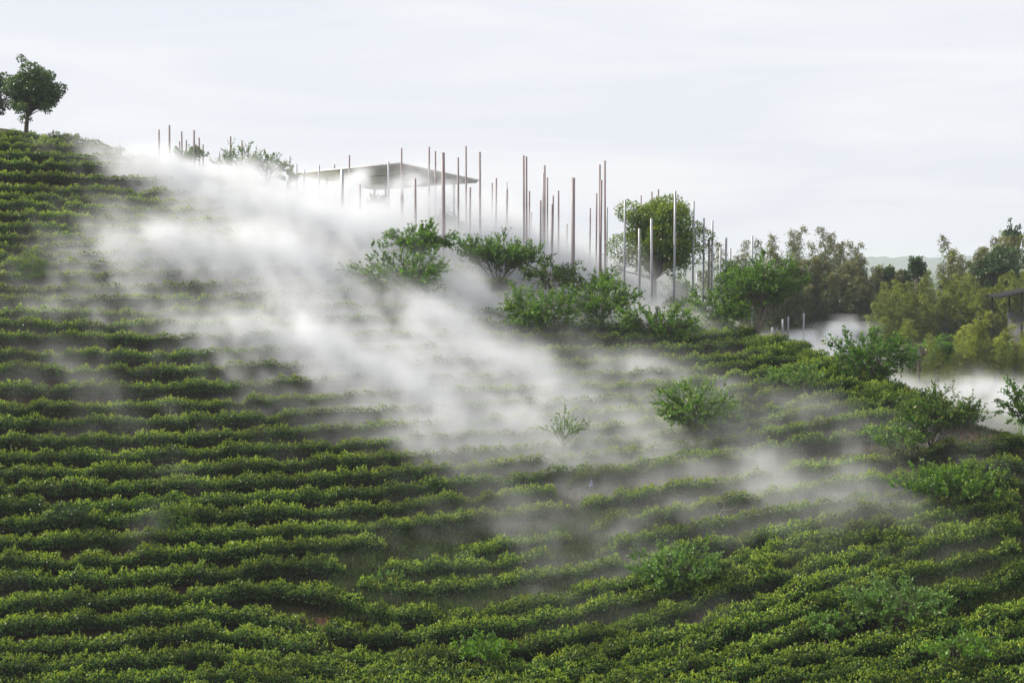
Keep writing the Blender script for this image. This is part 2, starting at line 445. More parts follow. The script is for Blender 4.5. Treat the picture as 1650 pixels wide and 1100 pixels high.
ST = [-60, 0, 275, 550, 825, 1100, 1375, 1650, 1720]
Y0 = [213,221,228,243,256,276,296,310,324,340,358,374,394,408,422,440,460,478,498,517,535,563,588,618,650,672,702,728,753,777,807]
R550 = {394:375,408:390,422:406,440:426,460:446,478:466,498:488,517:510,535:533,563:556,588:580,618:606,650:632,672:658,702:683,728:708,753:733,777:760,807:788}
R825 = {498:497,517:516,535:536,563:556,588:578,618:600,650:622,672:645,702:668,728:692,753:718,777:740,807:765}
R1100 = {517:525,535:540,563:558,588:576,618:594,650:612,672:632,702:650,728:672,753:692,777:715,807:735}
R1375 = {728:625,753:645,777:668,807:692,702:607,672:590,650:572,618:556,588:540,563:524,535:508,517:490}
ROWS = []
for y0 in Y0:
    p5 = R550.get(y0, y0 + 14)
    pts = [(-60, y0), (0, y0), (275, (y0 + p5) / 2 + 5), (550, p5)]
    if y0 in R825: pts += [(825, R825[y0])]
    elif y0 >= 394: pts += [(825, p5 + 5)]
    if y0 in R1100: pts += [(1100, R1100[y0])]
    if y0 in R1375: pts += [(1375, R1375[y0]), (1650, R1375[y0] - 45)]
    ROWS.append(pts)
ROWS += [
 [(-60,834),(0,833),(275,822),(500,813),(583,816),(667,806),(825,790),(905,784)],
 [(-60,864),(0,862),(275,855),(500,843),(583,841),(667,835),(767,822),(850,818),(927,811)],
 [(933,808),(983,794),(1050,783),(1100,779),(1375,738),(1650,700)],
 [(913,766),(1000,750),(1093,741),(1200,728)],
 [(-60,897),(0,895),(143,893),(250,885),(333,879),(443,873),(550,866),(580,862),(627,868)],
 [(733,890),(783,877),(883,859),(927,855)],
 [(610,902),(700,910),(800,900),(900,884)],
 [(950,846),(1000,830),(1100,812),(1375,768),(1650,735)],
 [(-60,924),(0,922),(190,922),(300,914),(383,910),(443,902),(500,898),(563,902)],
 [(960,880),(1020,862),(1100,846),(1240,820),(1375,798),(1650,765)],
 [(577,930),(627,935),(700,940),(800,929),(867,920),(933,913),(993,902),(1050,889),(1100,877),(1187,864),(1240,852),(1375,819),(1650,788)],
 [(-60,964),(0,962),(117,957),(200,952),(300,950),(383,943),(467,937),(500,943),(567,960),(633,978),(717,986),(800,976),(867,962),(933,950),(1000,932),(1050,926),(1120,913),(1173,893),(1375,842),(1650,805)],
 [(-60,1000),(0,998),(117,990),(207,983),(300,980),(400,975),(443,988),(500,1004),(560,1012),(700,1010),(800,998),(867,987),(943,976),(1033,954),(1130,931),(1223,903),(1375,862),(1650,822)],
 [(-60,1036),(0,1035),(117,1028),(207,1023),(283,1007),(383,1010),(467,1023),(547,1044),(640,1052),(760,1044),(860,1028),(917,1018),(1000,1002),(1060,985),(1137,954),(1217,923),(1273,911),(1375,887),(1560,845),(1650,832)],
 [(-60,1066),(0,1065),(133,1057),(233,1053),(300,1043),(400,1047),(460,1060),(550,1072),(700,1072),(800,1066),(917,1052),(1000,1034),(1080,1012),(1180,981),(1260,951),(1333,923),(1377,912),(1493,868),(1567,851),(1650,838)],
 [(-60,1094),(0,1093),(100,1088),(233,1086),(367,1073),(450,1080),(560,1094),(700,1094),(825,1084),(1000,1062),(1100,1032),(1227,990),(1343,953),(1400,930),(1460,913),(1540,893),(1650,870)],
 [(-60,1125),(0,1122),(233,1112),(400,1100),(560,1116),(825,1108),(1000,1086),(1150,1052),(1260,1014),(1375,986),(1430,962)],
 [(1480,955),(1523,947),(1577,933),(1617,922),(1650,908),(1720,885)],
 [(-60,1155),(0,1152),(400,1132),(825,1132),(1000,1110),(1150,1080),(1300,1045),(1400,1025),(1483,1020),(1537,993),(1587,980),(1650,966),(1720,950)],
 [(825,1156),(1000,1134),(1150,1106),(1300,1080),(1400,1062),(1500,1044),(1580,1022),(1650,997),(1720,980)],
 [(1000,1158),(1150,1132),(1300,1104),(1400,1088),(1517,1073),(1600,1052),(1650,1037),(1720,1018)],
 [(1150,1155),(1300,1130),(1400,1112),(1533,1093),(1650,1076),(1720,1062)],
 [(1300,1156),(1450,1134),(1650,1108),(1720,1096)],
]
def smooth_poly(pts, step=4, win=70):
    P = np.array(pts, float)
    x = np.arange(P[0, 0], P[-1, 0] + 1, step)
    y = np.interp(x, P[:, 0], P[:, 1])
    k = max(3, int(win / step) | 1)
    for _ in range(2):
        yp = np.pad(y, k // 2, mode='reflect', reflect_type='odd')
        y = np.convolve(yp, np.ones(k) / k, mode='valid')
    return x, y
ROWS.sort(key=lambda r: np.interp(500, [q[0] for q in r], [q[1] for q in r]) + (3000 if r[0][0] > 0 else 0))
n_left = sum(1 for r in ROWS if r[0][0] <= 0)
right_no = 0
PLACES = {610: 'weak overgrown tea hedge in the middle of the hollow', 733: 'short grassy tea hedge in the hollow below the centre', 913: 'short tea hedge just below the sparse pale sapling', 577: 'long tea hedge that starts in the hollow and climbs right, below the grassy one',
          933: 'tea hedge running right from the gap beside the small pale cone', 950: 'tea hedge above the bare forked branch on the right slope', 960: 'tea hedge at the level of the bare forked branch',
          1480: 'tea hedge at the right edge with bare brown soil left of it', 825: 'lowest long tea hedge starting at the bottom centre', 1000: 'tea hedge behind the bright sapling at the bottom right',
          1150: 'tea hedge in the bottom right corner, second from last', 1300: 'tea hedge cut off by the bottom right corner'}
for r_i, pts in enumerate(ROWS):
    far_row = pts[0][0] <= 0 and pts[0][1] < 700
    px, py = smooth_poly(pts, win=(50 if pts[0][1] > 800 else 110))
    py = py + wav(px, 300 + r_i, 240) * 1.6
    x, y = hit(px, py, .66)
    runs, cur = [], []
    for q in range(len(x)):
        bad = np.isnan(y[q]) or y[q] > 93
        if not bad and cur and abs(y[q] - y[cur[-1]]) > 1.6: bad = True
        if bad:
            if len(cur) > 8: runs.append(cur)
            cur = []
            if not np.isnan(y[q]) and y[q] <= 93: cur = [q]
        else: cur.append(q)
    if len(cur) > 8: runs.append(cur)
    if not runs: continue
    run = max(runs, key=len)
    xy = np.stack([x[run], y[run]], -1)
    if pts[0][0] <= 0:
        k = n_left - r_i - 2
        lab = (f'tea hedge, {ordinal(k)} row up the slope counted from the bottom left corner' if k > 0 else
               'tea hedge showing only along the bottom edge, left of the lower right rows' if k == 0 else 'lowest tea hedge, mostly cut off by the bottom edge')
    else:
        lab = PLACES[pts[0][0]]
    D = float(np.median(xy[:, 1]))
    hedge(xy, lab, 400 + r_i, dens=(520 if D < 58 else 390 if D < 72 else 260), leaf=(.095 if D < 58 else .095 if D < 72 else .12),
          hgt=(.66 if D < 60 else .62), wid=(.44 if pts[0][0] > 700 or D < 50 else .48 if D < 72 else .46))

def tea_bush(px, py_top, wpx, label, hm=None, mat=None):
    """a rounded tea bush whose top shows at px, py_top"""
    x, y = hit([px], [py_top + wpx * .25], .5)
    if np.isnan(y[0]): x, y = hit([px], [py_top + wpx * .6], .3)
    x, y = float(x[0]), float(y[0]); z = float(H(x, y))
    r = wpx / 2 / F * y; h = hm or r * 1.25
    root = empty('tea_bush', (x, y, z)); tag(root, label, 'tea bush', 'rounded tea bushes')
    mb = MB()
    N = int(2600 * max(.5, r * r))
    d = rdir(N, .35); d[:, 2] = np.abs(d[:, 2])
    lob = 1 + .10 * np.sin(d[:, 0] * 7 + px) + .08 * np.sin(d[:, 1] * 9 + d[:, 2] * 5)
    P = d * np.array([r, r, h]) * (lob * rng.uniform(.78, 1.05, N))[:, None]
    mb.leaves(P, unit(d * .6 + rdir(N) * .8 + np.array([0, 0, .5])), unit(d + rdir(N) * .7), rng.uniform(.08, .13, N), .05, 0,
              np.clip(d[:, 2] - .35, 0, 1) * (rng.random(N) < .5))
    mb.build('foliage', mat or M_TEA, root)
    mb = MB()
    for q in range(7):
        a = q * .9 + px
        e = np.array([math.cos(a) * r * .6, math.sin(a) * r * .6, h * .8])
        mb.tube([(0, 0, -.1), e * .5 + (0, 0, .1), e], [.03, .02, .008], 4)
    mb.build('stems', M_BARK, root)
for a in [(1222, 546, 46, 'dark rounded tea bush on the ridge below the feathery tree'), (1268, 552, 42, 'dark rounded tea bush on the ridge in front of four thin poles'),
          (1302, 566, 40, 'dark tea bush on the ridge right of the rounded one by the four poles'), (1348, 588, 44, 'tea bush on the ridge under the left end of the spreading sapling'),
          (1312, 600, 44, 'yellow-green domed tea bush just below the ridge'), (1420, 622, 60, 'tall tea bush at the end of a row under the spreading sapling'),
          (1380, 640, 50, 'tea bush between two mist-filled gaps on the right shoulder'), (1472, 660, 40, 'tea bush on the ridge left of the reddish-tipped shrub'),
          (288, 818, 78, 'big domed tea bush bulging out of a hedge at the lower left'), (52, 420, 62, 'domed tea bush at the end of a gap near the left edge'),
          (900, 742, 0, '')]:
    if a[2]: tea_bush(*a)

# ------------------------------------------------------------------ trees
def curve3(a, b, c, n=6):
    t = np.linspace(0, 1, n)[:, None]
    return (1 - t) ** 2 * a + 2 * t * (1 - t) * b + t * t * c
def tree(name, label, px, Y, box, mat, style='vase', nl=6, nb=9, ns=7, leaf=.12, per=14, tip=.4, bark=None, cat='tree', trunk_r=None, seed=1, base_py=None, group=None, ztr=None, cone=False):
    global rng
    rng = np.random.default_rng(seed)
    x0, x1, y0, y1 = box
    if base_py is not None:
        hx, hy = hit([px], [base_py], 0)
        if not np.isnan(hy[0]): Y = float(hy[0])
    bx = float(at(px, 500, Y)[0]); bz = float(H(bx, Y))
    cx = (x0 + x1) / 2; sc_ = Y / F
    X, _, Zt = at(cx, y0, Y); _, _, Zb = at(cx, y1, Y)
    C = np.array([float(X) - bx, 0, (float(Zt) + float(Zb)) / 2 - bz])
    R = np.array([(x1 - x0) / 2 * sc_, (x1 - x0) / 2 * sc_ * .85, (float(Zt) - float(Zb)) / 2])
    root = empty(name, (bx, Y, bz)); tag(root, label, cat, group)
    if C[2] - R[2] < .15: C[2] = R[2] + .15
    wood, fol = MB(), MB()
    ph = rng.uniform(0, 6.3, 6)
    def env(d):
        return 1 + (.10 if style == 'round' else .13) * np.sin(3 * np.arctan2(d[:, 1], d[:, 0]) + ph[0]) + .13 * np.sin(4 * d[:, 2] + ph[1] + 2 * d[:, 0]) + .10 * np.sin(7 * d[:, 0] + ph[2]) + .08 * np.sin(9 * d[:, 2] + 5 * d[:, 1] + ph[3])
    Hh = C[2] + R[2]
    tr = trunk_r or (.026 * Hh + .015)
    forkz = (C[2] - R[2] * (.75 if style != 'round' else .8)) if ztr is None else ztr
    forkz = max(forkz, .12)
    fork = np.array([C[0] * .25, 0, forkz])
    wood.tube(curve3(np.array([0, 0, -.3]), np.array([0, 0, forkz * .5]), fork, 5), np.linspace(tr * 1.25, tr * .9, 5), 7)
    SP, SD, SL = [], [], []
    if style == 'round':
        M = nl * 4 + 12
        tot = nl * nb * ns * per * 1.25
        Rm = float(R.mean())
        for q in range(M):
            d = rdir(1, .15)[0]
            f = rng.uniform(.45, .92) if q > 6 else rng.uniform(.05, .4)
            if q > 6: d = unit(np.array([math.cos(q * 2.4), math.sin(q * 2.4), 0]) * math.sqrt(max(0, 1 - (1.92 * (q - 6) / (M - 6) - .93) ** 2)) + np.array([0, 0, 1.92 * (q - 6) / (M - 6) - .93]) + rng.standard_normal(3) * .12)
            rl = Rm * (.14 + .24 * rng.random() ** 1.6)
            if q > 6:
                if rng.random() < .16: continue
                rl *= 1.35 - .5 * f
            cc = C + d * R * env(d[None])[0] * f
            lp = curve3(fork, fork + (cc - fork) * np.array([.3, .3, .6]), cc, 7)
            wood.tube(lp, np.linspace(tr * rng.uniform(.28, .5), tr * .10, 7), 5)
            K = int(tot / M * (rl / (.28 * Rm)) ** 2)
            dv = rdir(K, .25)
            for b in range(6):
                e = cc + dv[b] * rl * .9
                wood.tube(curve3(cc, cc + dv[b] * rl * .4 + (0, 0, .05), e, 4), np.linspace(tr * .1, .004, 4), 3)
            wob = 1 + .16 * np.sin(dv[:, 0] * 8 + q) * np.sin(dv[:, 2] * 7 + dv[:, 1] * 6)
            Pp = cc + dv * (rl * np.array([1.15, 1.15, .82])) * (wob * rng.uniform(.55, 1.04, K) ** .5)[:, None]
            Dd = unit(dv * .5 + rdir(K) * .8 + np.array([0, 0, -.25]))
            fol.leaves(Pp, Dd, unit(dv * .5 + rdir(K) * .6 + np.array([0, 0, .6])), rng.uniform(.7, 1.25, K) * leaf, rng.uniform(.8, 1.2, K) * leaf * .62, 0,
                       np.clip(rng.uniform(0, 1, K) * tip * np.clip(.45 + dv[:, 2], 0, 1) * 1.6, 0, 1))
        wood.build('trunk', bark or M_BARK, root); fol.build('crown', mat, root)
        return root
    dl = rdir(nl, .25 if style == 'round' else .1)
    ang = np.arange(nl) / nl * 2 * math.pi + ph[4]
    for q in range(nl):
        d = np.array([math.cos(ang[q]), math.sin(ang[q]), rng.uniform(-.1, .9)])
        if q == 0: d = np.array([.05, .05, 1.0])
        d /= np.linalg.norm(d)
        end = C + d * R * env(d[None])[0] * rng.uniform(.62, .8)
        mid = fork + (end - fork) * np.array([.5, .5, .5])
        lp = curve3(fork, mid, end, 8)
        wood.tube(lp, np.linspace(tr * (.45 if style == 'round' else .3), tr * .12, 8), 5)
        for b in range(nb):
            t = rng.uniform(.25 if style != 'vase' else .45, 1); st = lp[int(t * 7)]
            dd = unit(d + rng.standard_normal(3) * (.75 if style != 'round' else .95))
            if style in ('vase',): dd[2] = abs(dd[2]) * .9
            if style != 'round': dd[:2] *= 1.5
            dd = unit(dd)
            be = C + dd * R * env(dd[None])[0] * rng.uniform(.72, 1.0) * np.array([1.12, 1.12, 1.0])
            bm_ = st + (be - st) * .5 + np.array([0, 0, (.12 if style == 'vase' else -.02) * np.linalg.norm(be - st)])
            bpth = curve3(st, bm_, be, 6)
            wood.tube(bpth, np.linspace(tr * .22, tr * .06, 6), 4)
            for s_ in range(ns):
                t = rng.uniform(.25, 1.0); k = min(5, int(t * 6)); s0 = bpth[k]
                o_ = unit((s0 - C) / R)
                if style == 'vase': sd = unit(o_ * .5 + np.array([0, 0, .8]) + rng.standard_normal(3) * .42)
                elif style == 'spread': sd = unit(o_ * .9 + np.array([0, 0, .25]) + rng.standard_normal(3) * .5)
                else: sd = unit(o_ * .7 + rng.standard_normal(3) * .75)
                SP.append(s0); SD.append(sd); SL.append(rng.uniform(.5, 1.15))
    SP, SD, SL = np.array(SP), np.array(SD), np.array(SL)
    sl = {'vase': .20, 'spread': .17, 'round': .12}[style] * (R[0] + R[2]) * 1.0
    sl = min(max(sl, .22), .62)
    SL = SL * sl
    for q in range(0, len(SP), 3 if style == 'round' else 1):
        wood.tube(np.array([SP[q], SP[q] + SD[q] * SL[q]]), [tr * .06 + .003, .003], 3)
    n = len(SP)
    u = rng.random((n, per))
    C_ = SP[:, None] + SD[:, None] * (SL[:, None] * u)[..., None]
    if style == 'round': C_ = C_ + rng.standard_normal(C_.shape) * sl * .35
    C_ = C_.reshape(-1, 3); N = len(C_)
    Dd = unit(np.repeat(SD, per, 0) * .6 + rng.standard_normal((N, 3)) * .75 + np.array([0, 0, -.1]))
    nm = unit(rng.standard_normal((N, 3)) * .6 + np.array([0, 0, .8]))
    low = (C_[:, 2] > .02)
    tipv = np.clip((u.reshape(-1) - .55) * 2.2, 0, 1) * tip * rng.uniform(.3, 1.4, N)
    k = low
    fol.leaves(C_[k], Dd[k], nm[k], rng.uniform(.7, 1.25, k.sum()) * leaf * 1.12, rng.uniform(.8, 1.2, k.sum()) * leaf * .66, 0, np.clip(tipv[k], 0, 1))
    wood.build('trunk', bark or M_BARK, root)
    fol.build('crown', mat, root)
    return root

T = tree
T('round_tree', 'dense round tree with a short bare trunk standing on the hilltop at the left', 47, 91.5, (3, 99, 90, 200), M_TREE_DARK, 'round', 9, 12, 9, .16, 18, .5, trunk_r=.13, seed=311)
T('round_tree', 'dark tree cut by the left edge behind the round hilltop tree', -14, 95, (-60, 20, 100, 206), M_TREE_DARK, 'round', 9, 11, 8, .17, 16, .3, trunk_r=.13, seed=12)
T('shrub', 'small leafy shrub among the slender poles at the far left of the mist', 302, 93.5, (277, 330, 236, 268), M_TREE_RED, 'spread', 6, 6, 5, .13, 9, .6, seed=13, cat='shrub')
T('sapling', 'sparse wispy sapling rising out of the mist left of the pavilion', 392, 92, (350, 428, 236, 300), M_TREE_RED, 'vase', 8, 6, 5, .12, 6, .7, seed=14)
T('sapling', 'sparse sapling in mist, between the wispy one and the roof', 432, 92.5, (402, 458, 246, 302), M_TREE_RED, 'vase', 7, 6, 5, .12, 7, .7, seed=15)
T('shrub', 'little green shrub at the left tip of the pavilion roof', 465, 93, (448, 483, 270, 298), M_TREE_LIME, 'spread', 4, 4, 5, .13, 8, .5, seed=16, cat='shrub')
T('sapling', 'faint dark sapling in the mist under the pavilion roof', 606, 97, (590, 624, 308, 362), M_TREE_DARK, 'vase', 5, 6, 5, .15, 9, .2, seed=17)
T('round_tree', 'dark bushy tree behind the thickest left pole, veiled by mist', 708, 101, (668, 752, 345, 430), M_TREE_DARK, 'round', 8, 9, 8, .17, 14, .1, seed=18)
T('round_tree', 'low dark bush behind the poles right of the thickest left pole', 752, 102, (722, 786, 362, 432), M_TREE_DARK, 'round', 7, 8, 7, .17, 13, .1, seed=19)
T('shrub', 'dense flat-topped green shrub in front of the pavilion poles', 680, 80, (627, 724, 362, 412), M_TREE_MID, 'spread', 8, 8, 8, .12, 12, .5, seed=20, cat='shrub')
T('sapling', 'wide multi-stemmed sapling with upright reddish shoots in mid mist', 652, 76.5, (570, 724, 402, 492), M_TREE_MID, 'spread', 10, 9, 7, .12, 13, .55, seed=21)
T('fruit_tree', 'vase-shaped fruit tree with bare stems below, left of centre ridge', 803, 82, (742, 868, 392, 482), M_TREE_MID, 'vase', 12, 9, 7, .12, 12, .45, seed=22, ztr=.3)
T('fruit_tree', 'airy fruit tree with reddish tips on the ridge, right of the vase-shaped one', 885, 84, (848, 926, 406, 480), M_TREE_RED, 'spread', 8, 7, 6, .13, 10, .8, seed=23)
T('sapling', 'low open sapling at the foot of the pole cluster on the ridge', 955, 84, (918, 992, 434, 482), M_TREE_RED, 'spread', 6, 6, 5, .13, 9, .8, seed=24)
T('shrub', 'bright green spreading shrub, left end of the low thicket', 880, 74, (808, 950, 496, 576), M_TREE_MID, 'spread', 9, 9, 8, .12, 12, .7, seed=25, cat='shrub')
T('shrub', 'tallest shrub in the middle of the low thicket below the ridge', 968, 75, (925, 1030, 486, 572), M_TREE_MID, 'spread', 9, 8, 7, .12, 12, .7, seed=26, cat='shrub')
T('shrub', 'bright green shrub, right end of the low thicket', 1066, 73, (1005, 1126, 520, 584), M_TREE_MID, 'spread', 9, 8, 7, .12, 12, .7, seed=27, cat='shrub')
T('large_tree', 'large broad tree with a dark forked trunk among the grey poles', 1053, 90, (972, 1144, 316, 452), M_TREE_BIG, 'round', 13, 15, 10, .15, 19, .55, trunk_r=.17, seed=28, base_py=None, ztr=1.9)
T('shrub', 'dark low shrub at the foot of the large tree', 1092, 84, (1068, 1114, 494, 524), M_TREE_DARK, 'round', 6, 6, 6, .12, 9, .1, seed=29, cat='shrub')
T('shrub', 'leafy green undergrowth right of the trunk of the large tree', 1095, 92, (1062, 1122, 440, 500), M_TREE_MID, 'round', 7, 7, 6, .14, 11, .3, seed=30, cat='shrub')
T('round_tree', 'dense green tree behind the feathery one on the right ridge', 1195, 86, (1150, 1232, 418, 510), M_TREE_MID, 'round', 9, 10, 8, .14, 14, .4, seed=31)
T('fruit_tree', 'feathery green tree with pale forked stems on the right ridge', 1216, 76.5, (1178, 1288, 412, 530), M_TREE_MID, 'vase', 8, 13, 9, .12, 14, .45, bark=M_BARK_PALE, seed=32, ztr=.5, base_py=553)
T('shrub', 'spreading shrub left of the feathery tree', 1150, 78, (1100, 1205, 488, 552), M_TREE_MID, 'spread', 9, 8, 7, .12, 12, .8, seed=33, cat='shrub')
T('sapling', 'spreading green sapling on the right shoulder against the valley mist', 1408, 65.5, (1342, 1466, 532, 618), M_TREE_MID, 'spread', 9, 8, 7, .13, 12, .35, seed=34, ztr=.5)
T('sapling', 'bushy upright sapling with reddish tips on the right shoulder', 1500, 59, (1452, 1572, 626, 735), M_TREE_RED, 'vase', 9, 8, 7, .10, 12, .6, seed=35, base_py=742)
T('shrub', 'low pale sapling leaning left below the bushy upright one', 1472, 56.5, (1402, 1500, 682, 745), M_TREE_PALE, 'vase', 7, 6, 6, .10, 9, .3, seed=36, cat='shrub', base_py=752)
T('sapling', 'sapling cut by the right edge above the valley mist', 1665, 51, (1612, 1710, 612, 712), M_TREE_MID, 'spread', 8, 7, 6, .10, 11, .3, seed=37)
T('sapling', 'rounded light green sapling standing alone in the mist right of centre', 1118, 62, (1060, 1195, 610, 712), M_TREE_PALE, 'spread', 10, 9, 7, .11, 12, .6, seed=38, base_py=722)
T('sapling', 'thin sparse pale sapling in mist near the centre', 908, 62, (868, 950, 665, 728), M_TREE_PALE, 'vase', 7, 4, 3, .10, 7, .5, seed=39, base_py=742)
T('shrub', 'loose light green shrub among hedges on the right shoulder', 1278, 63, (1232, 1322, 634, 690), M_TREE_PALE, 'vase', 7, 6, 6, .10, 9, .6, seed=40, cat='shrub')
T('shrub', 'bushy shrub growing through the hedges near the right edge', 1538, 51, (1462, 1618, 758, 832), M_TREE_MID, 'vase', 10, 8, 7, .09, 12, .7, seed=41, cat='shrub', base_py=835)
T('shrub', 'soft pale green shrub at the head of the lower right rows', 1088, 50, (1030, 1172, 876, 962), M_TREE_PALE, 'spread', 10, 8, 7, .10, 12, .3, seed=42, cat='shrub', base_py=968)
T('shrub', 'wide pale green shrub beside a patch of bare soil at the lower right', 1450, 46, (1368, 1526, 938, 1010), M_TREE_PALE, 'spread', 10, 8, 7, .09, 12, .3, seed=43, cat='shrub', base_py=1018)
T('shrub', 'small pale shrub left of the wide one by the bare soil', 1335, 46, (1305, 1372, 985, 1032), M_TREE_PALE, 'spread', 7, 6, 6, .09, 10, .3, seed=44, cat='shrub', base_py=1042)
T('sapling', 'bright leafy sapling at the bottom right', 1545, 42.5, (1490, 1602, 1018, 1088), M_TREE_LIME, 'vase', 8, 5, 4, .09, 9, .3, seed=45, base_py=1098)
T('sapling', 'vivid yellow-green sapling at the bottom edge, centre', 782, 45, (742, 826, 1046, 1112), M_TREE_LIME, 'vase', 7, 6, 5, .10, 9, .4, seed=46)
T('shrub', 'dark upright shrub sticking out of a hedge at the lower left', 108, 54, (82, 138, 822, 868), M_TREE_DARK, 'vase', 7, 6, 6, .09, 11, .2, seed=47, cat='shrub', base_py=868)
T('weed', 'tall leafy weed in the grassy hollow below the centre', 632, 52, (605, 652, 918, 948), M_TREE_PALE, 'vase', 5, 3, 3, .10, 6, .2, seed=48, cat='weed', base_py=955)
rng = np.random.default_rng(99)

# bare forked branch
x, y = hit([1152], [842], .3); x, y = float(x[0]), float(y[0]); root_z = float(H(x, y))
mb = MB()
k = y / F
mb.tube(np.array([(0, 0, 0), (8 * k, 0, 16 * k), (14 * k, .1, 22 * k), (18 * k, .1, 34 * k)]) + (0, 0, .3), [.035, .03, .022, .008], 5)
mb.tube(np.array([(12 * k, .08, 20 * k), (26 * k, -.1, 22 * k), (38 * k, -.2, 32 * k)]) + (0, 0, .3), [.022, .016, .006], 5)
mb.tube(np.array([(16 * k, .1, 28 * k), (12 * k, .1, 36 * k), (13 * k, .1, 46 * k)]) + (0, 0, .3), [.014, .01, .004], 4)
tag(mb.build('dead_branch', M_BARK_PALE, loc=(x, y, root_z)), 'bare pale forked branch sticking out of a misty hedge', 'branch')
# small pale cone-shaped fixture
x, y = hit([953], [792], .1); x, y = float(x[0]), float(y[0])
mb = MB()
mb.tube([(0, 0, 0), (0, 0, .03), (0, 0, .2), (0, 0, .26)], [.10, .09, .03, .012], 12)
mb.tube([(0, 0, .25), (0, 0, .36)], [.008, .006], 6)
tag(mb.build('ground_cone', M_PLASTIC, loc=(x, y, float(H(x, y)) + .35), smooth=True), 'small pale lilac cone between two hedges near the centre', 'cone')

# ------------------------------------------------------------------ poles
POLES = [  # px, top py, distance, width px, colour, cluster
 (256,209,95,3.0,'r','a'),(272.6,202,94,3.4,'r','a'),(289,228,99,2.7,'r','a'),(292.5,212,96,3.0,'r','a'),(300,226,97,2.8,'r','a'),(312.4,210,93,3.4,'r','a'),(320.6,222,96,3.0,'r','a'),(327,233,98,2.8,'r','a'),
 (353,245,98,2.6,'g','b'),(371.3,220,94,3.2,'r','b'),(389.7,229,96,2.9,'r','b'),(466.8,252,94,3.0,'g','b'),(478,265,98,2.5,'g','b'),
 (490.3,274,92,3,'g','c'),(514,266,91,3.2,'g','c'),(539,265,112,2.4,'r','c'),(551.4,273,88,5.4,'g','c'),(562.8,250,93.5,3.1,'r','c'),(580,297,86.5,3.4,'r','c'),(626,261,91,3.2,'g','c'),(647,238.6,93,3.1,'r','c'),
 (669,287.5,87,3.8,'r','c'),(691.3,237,91,3.4,'r','c'),(701.3,243.5,92,3.2,'r','c'),(714,246,87,6.0,'r','c'),(738,254,88.5,3.4,'r','c'),(750.7,235.6,92,3.2,'r','c'),(757.5,302,88,3.6,'r','c'),(773,245,88,3.8,'r','c'),
 (793,295,97,2.8,'r','d'),(799.5,287,91,3.4,'r','d'),(816.6,294,100,2.4,'g','d'),(817,304.5,90,3.4,'r','d'),
 (841,355,102,2.4,'g','e'),(843.6,250.5,88,3.6,'r','e'),(848,252,88.5,3.6,'r','e'),(853,308,92,3.0,'r','e'),(856,342,98,2.6,'g','e'),
 (871,323,88,3.4,'r','f'),(875,279,90,3.2,'g','f'),(877.6,266.5,89,3.4,'r','f'),(881.8,286,92,3.0,'r','f'),(889.7,329,88,3.6,'r','f'),(891.2,315.5,93,3.0,'r','f'),(899.8,307,92,3.1,'r','f'),(913.5,361,100,2.6,'r','f'),
 (923.8,286.5,87.3,6.2,'r','g'),(951,335.5,95,2.8,'r','g'),(961.3,311.5,93,3.0,'r','g'),(966.4,265.5,88,3.5,'r','g'),(969,290,86.5,3.8,'r','g'),(974.5,259,89,3.6,'r','g'),(978,334,94,2.9,'g','g'),
 (1007,321.5,86,3.7,'g','h'),(1030.2,368,85.5,3.8,'g','h'),(1049.8,352,83.5,4.2,'g','h'),(1050.3,309,99,2.9,'r','h'),(1060.9,305,97,3.0,'r','h'),(1033,315,101,2.4,'r','h'),(1077.6,457,96,3.8,'g','h'),(1088,307.7,86,4.0,'g','h'),
 (1105,420,97,3.4,'g','i'),(1117.8,324,88.5,3.6,'g','i'),(1123,440,102,3.0,'g','i'),(1134.4,351.5,90,3.3,'g','i'),(1142.8,383.5,91,3.4,'r','i'),(1148.2,355.5,91,3.4,'g','i'),
 (1161,398,93,3.2,'g','j'),(1170.2,383,89.5,3.6,'g','j'),(1177,400,97,3.0,'g','j'),(1212.3,380,92,3.2,'g','j'),
 (1245,527,81,3.4,'g','k'),(1251.5,528,86,2.8,'g','k'),(1261.3,514,84,3.4,'g','k'),(1270,510,88,2.8,'g','k'),(1295,504.5,90,3.2,'g','k')]
CL = {'a': 'in the far left cluster by the crest', 'b': 'between the far left cluster and the roof', 'c': 'around the pavilion roof',
      'd': 'just right of the roof', 'e': 'in the tight tall bunch', 'f': 'above the airy fruit tree',
      'g': 'left of the large tree', 'h': 'across the large tree', 'i': 'at the right edge of the large tree',
      'j': 'around the feathery tree', 'k': 'in the valley mist behind the right ridge'}
cnt = {}
for px, py, Y, w, colr, cl in sorted(POLES, key=lambda q: (q[5], q[0])):
    cnt[cl] = cnt.get(cl, 0) + 1
    x, _, zt = [float(q) for q in at(px, py, Y)]
    x0 = float(at(px, py, Y)[0]); zb = float(H(x0, Y))
    hgt = zt - zb
    r = w / F * Y / 2 * .96
    lean = random.uniform(-.012, .012) * .6
    mb = MB()
    mb.tube([(0, 0, -.3), (0, 0, hgt * .5), (0, 0, hgt - .004), (0, 0, hgt), (0, 0, hgt)], [r, r, r, r * .93, 0.001], 14)
    mb.tube([(0, 0, 0.0), (0, 0, .08), (0, 0, .085)], [r * 1.9, r * 1.9, .001], 14)
    adj = 'thick' if w > 5 else 'slender'
    top = 'reddish grey' if colr == 'r' else 'pale grey'
    o = mb.build('steel_pole', M_POLE_RED if colr == 'r' else M_POLE_GREY, loc=(x0 - lean * hgt, Y, zb))
    o.rotation_euler = (0, lean, 0)
    tag(o, f'{adj} {top} pole, {ordinal(cnt[cl])} from the left {CL[cl]}', 'pole', 'slender steel poles standing in the mist')

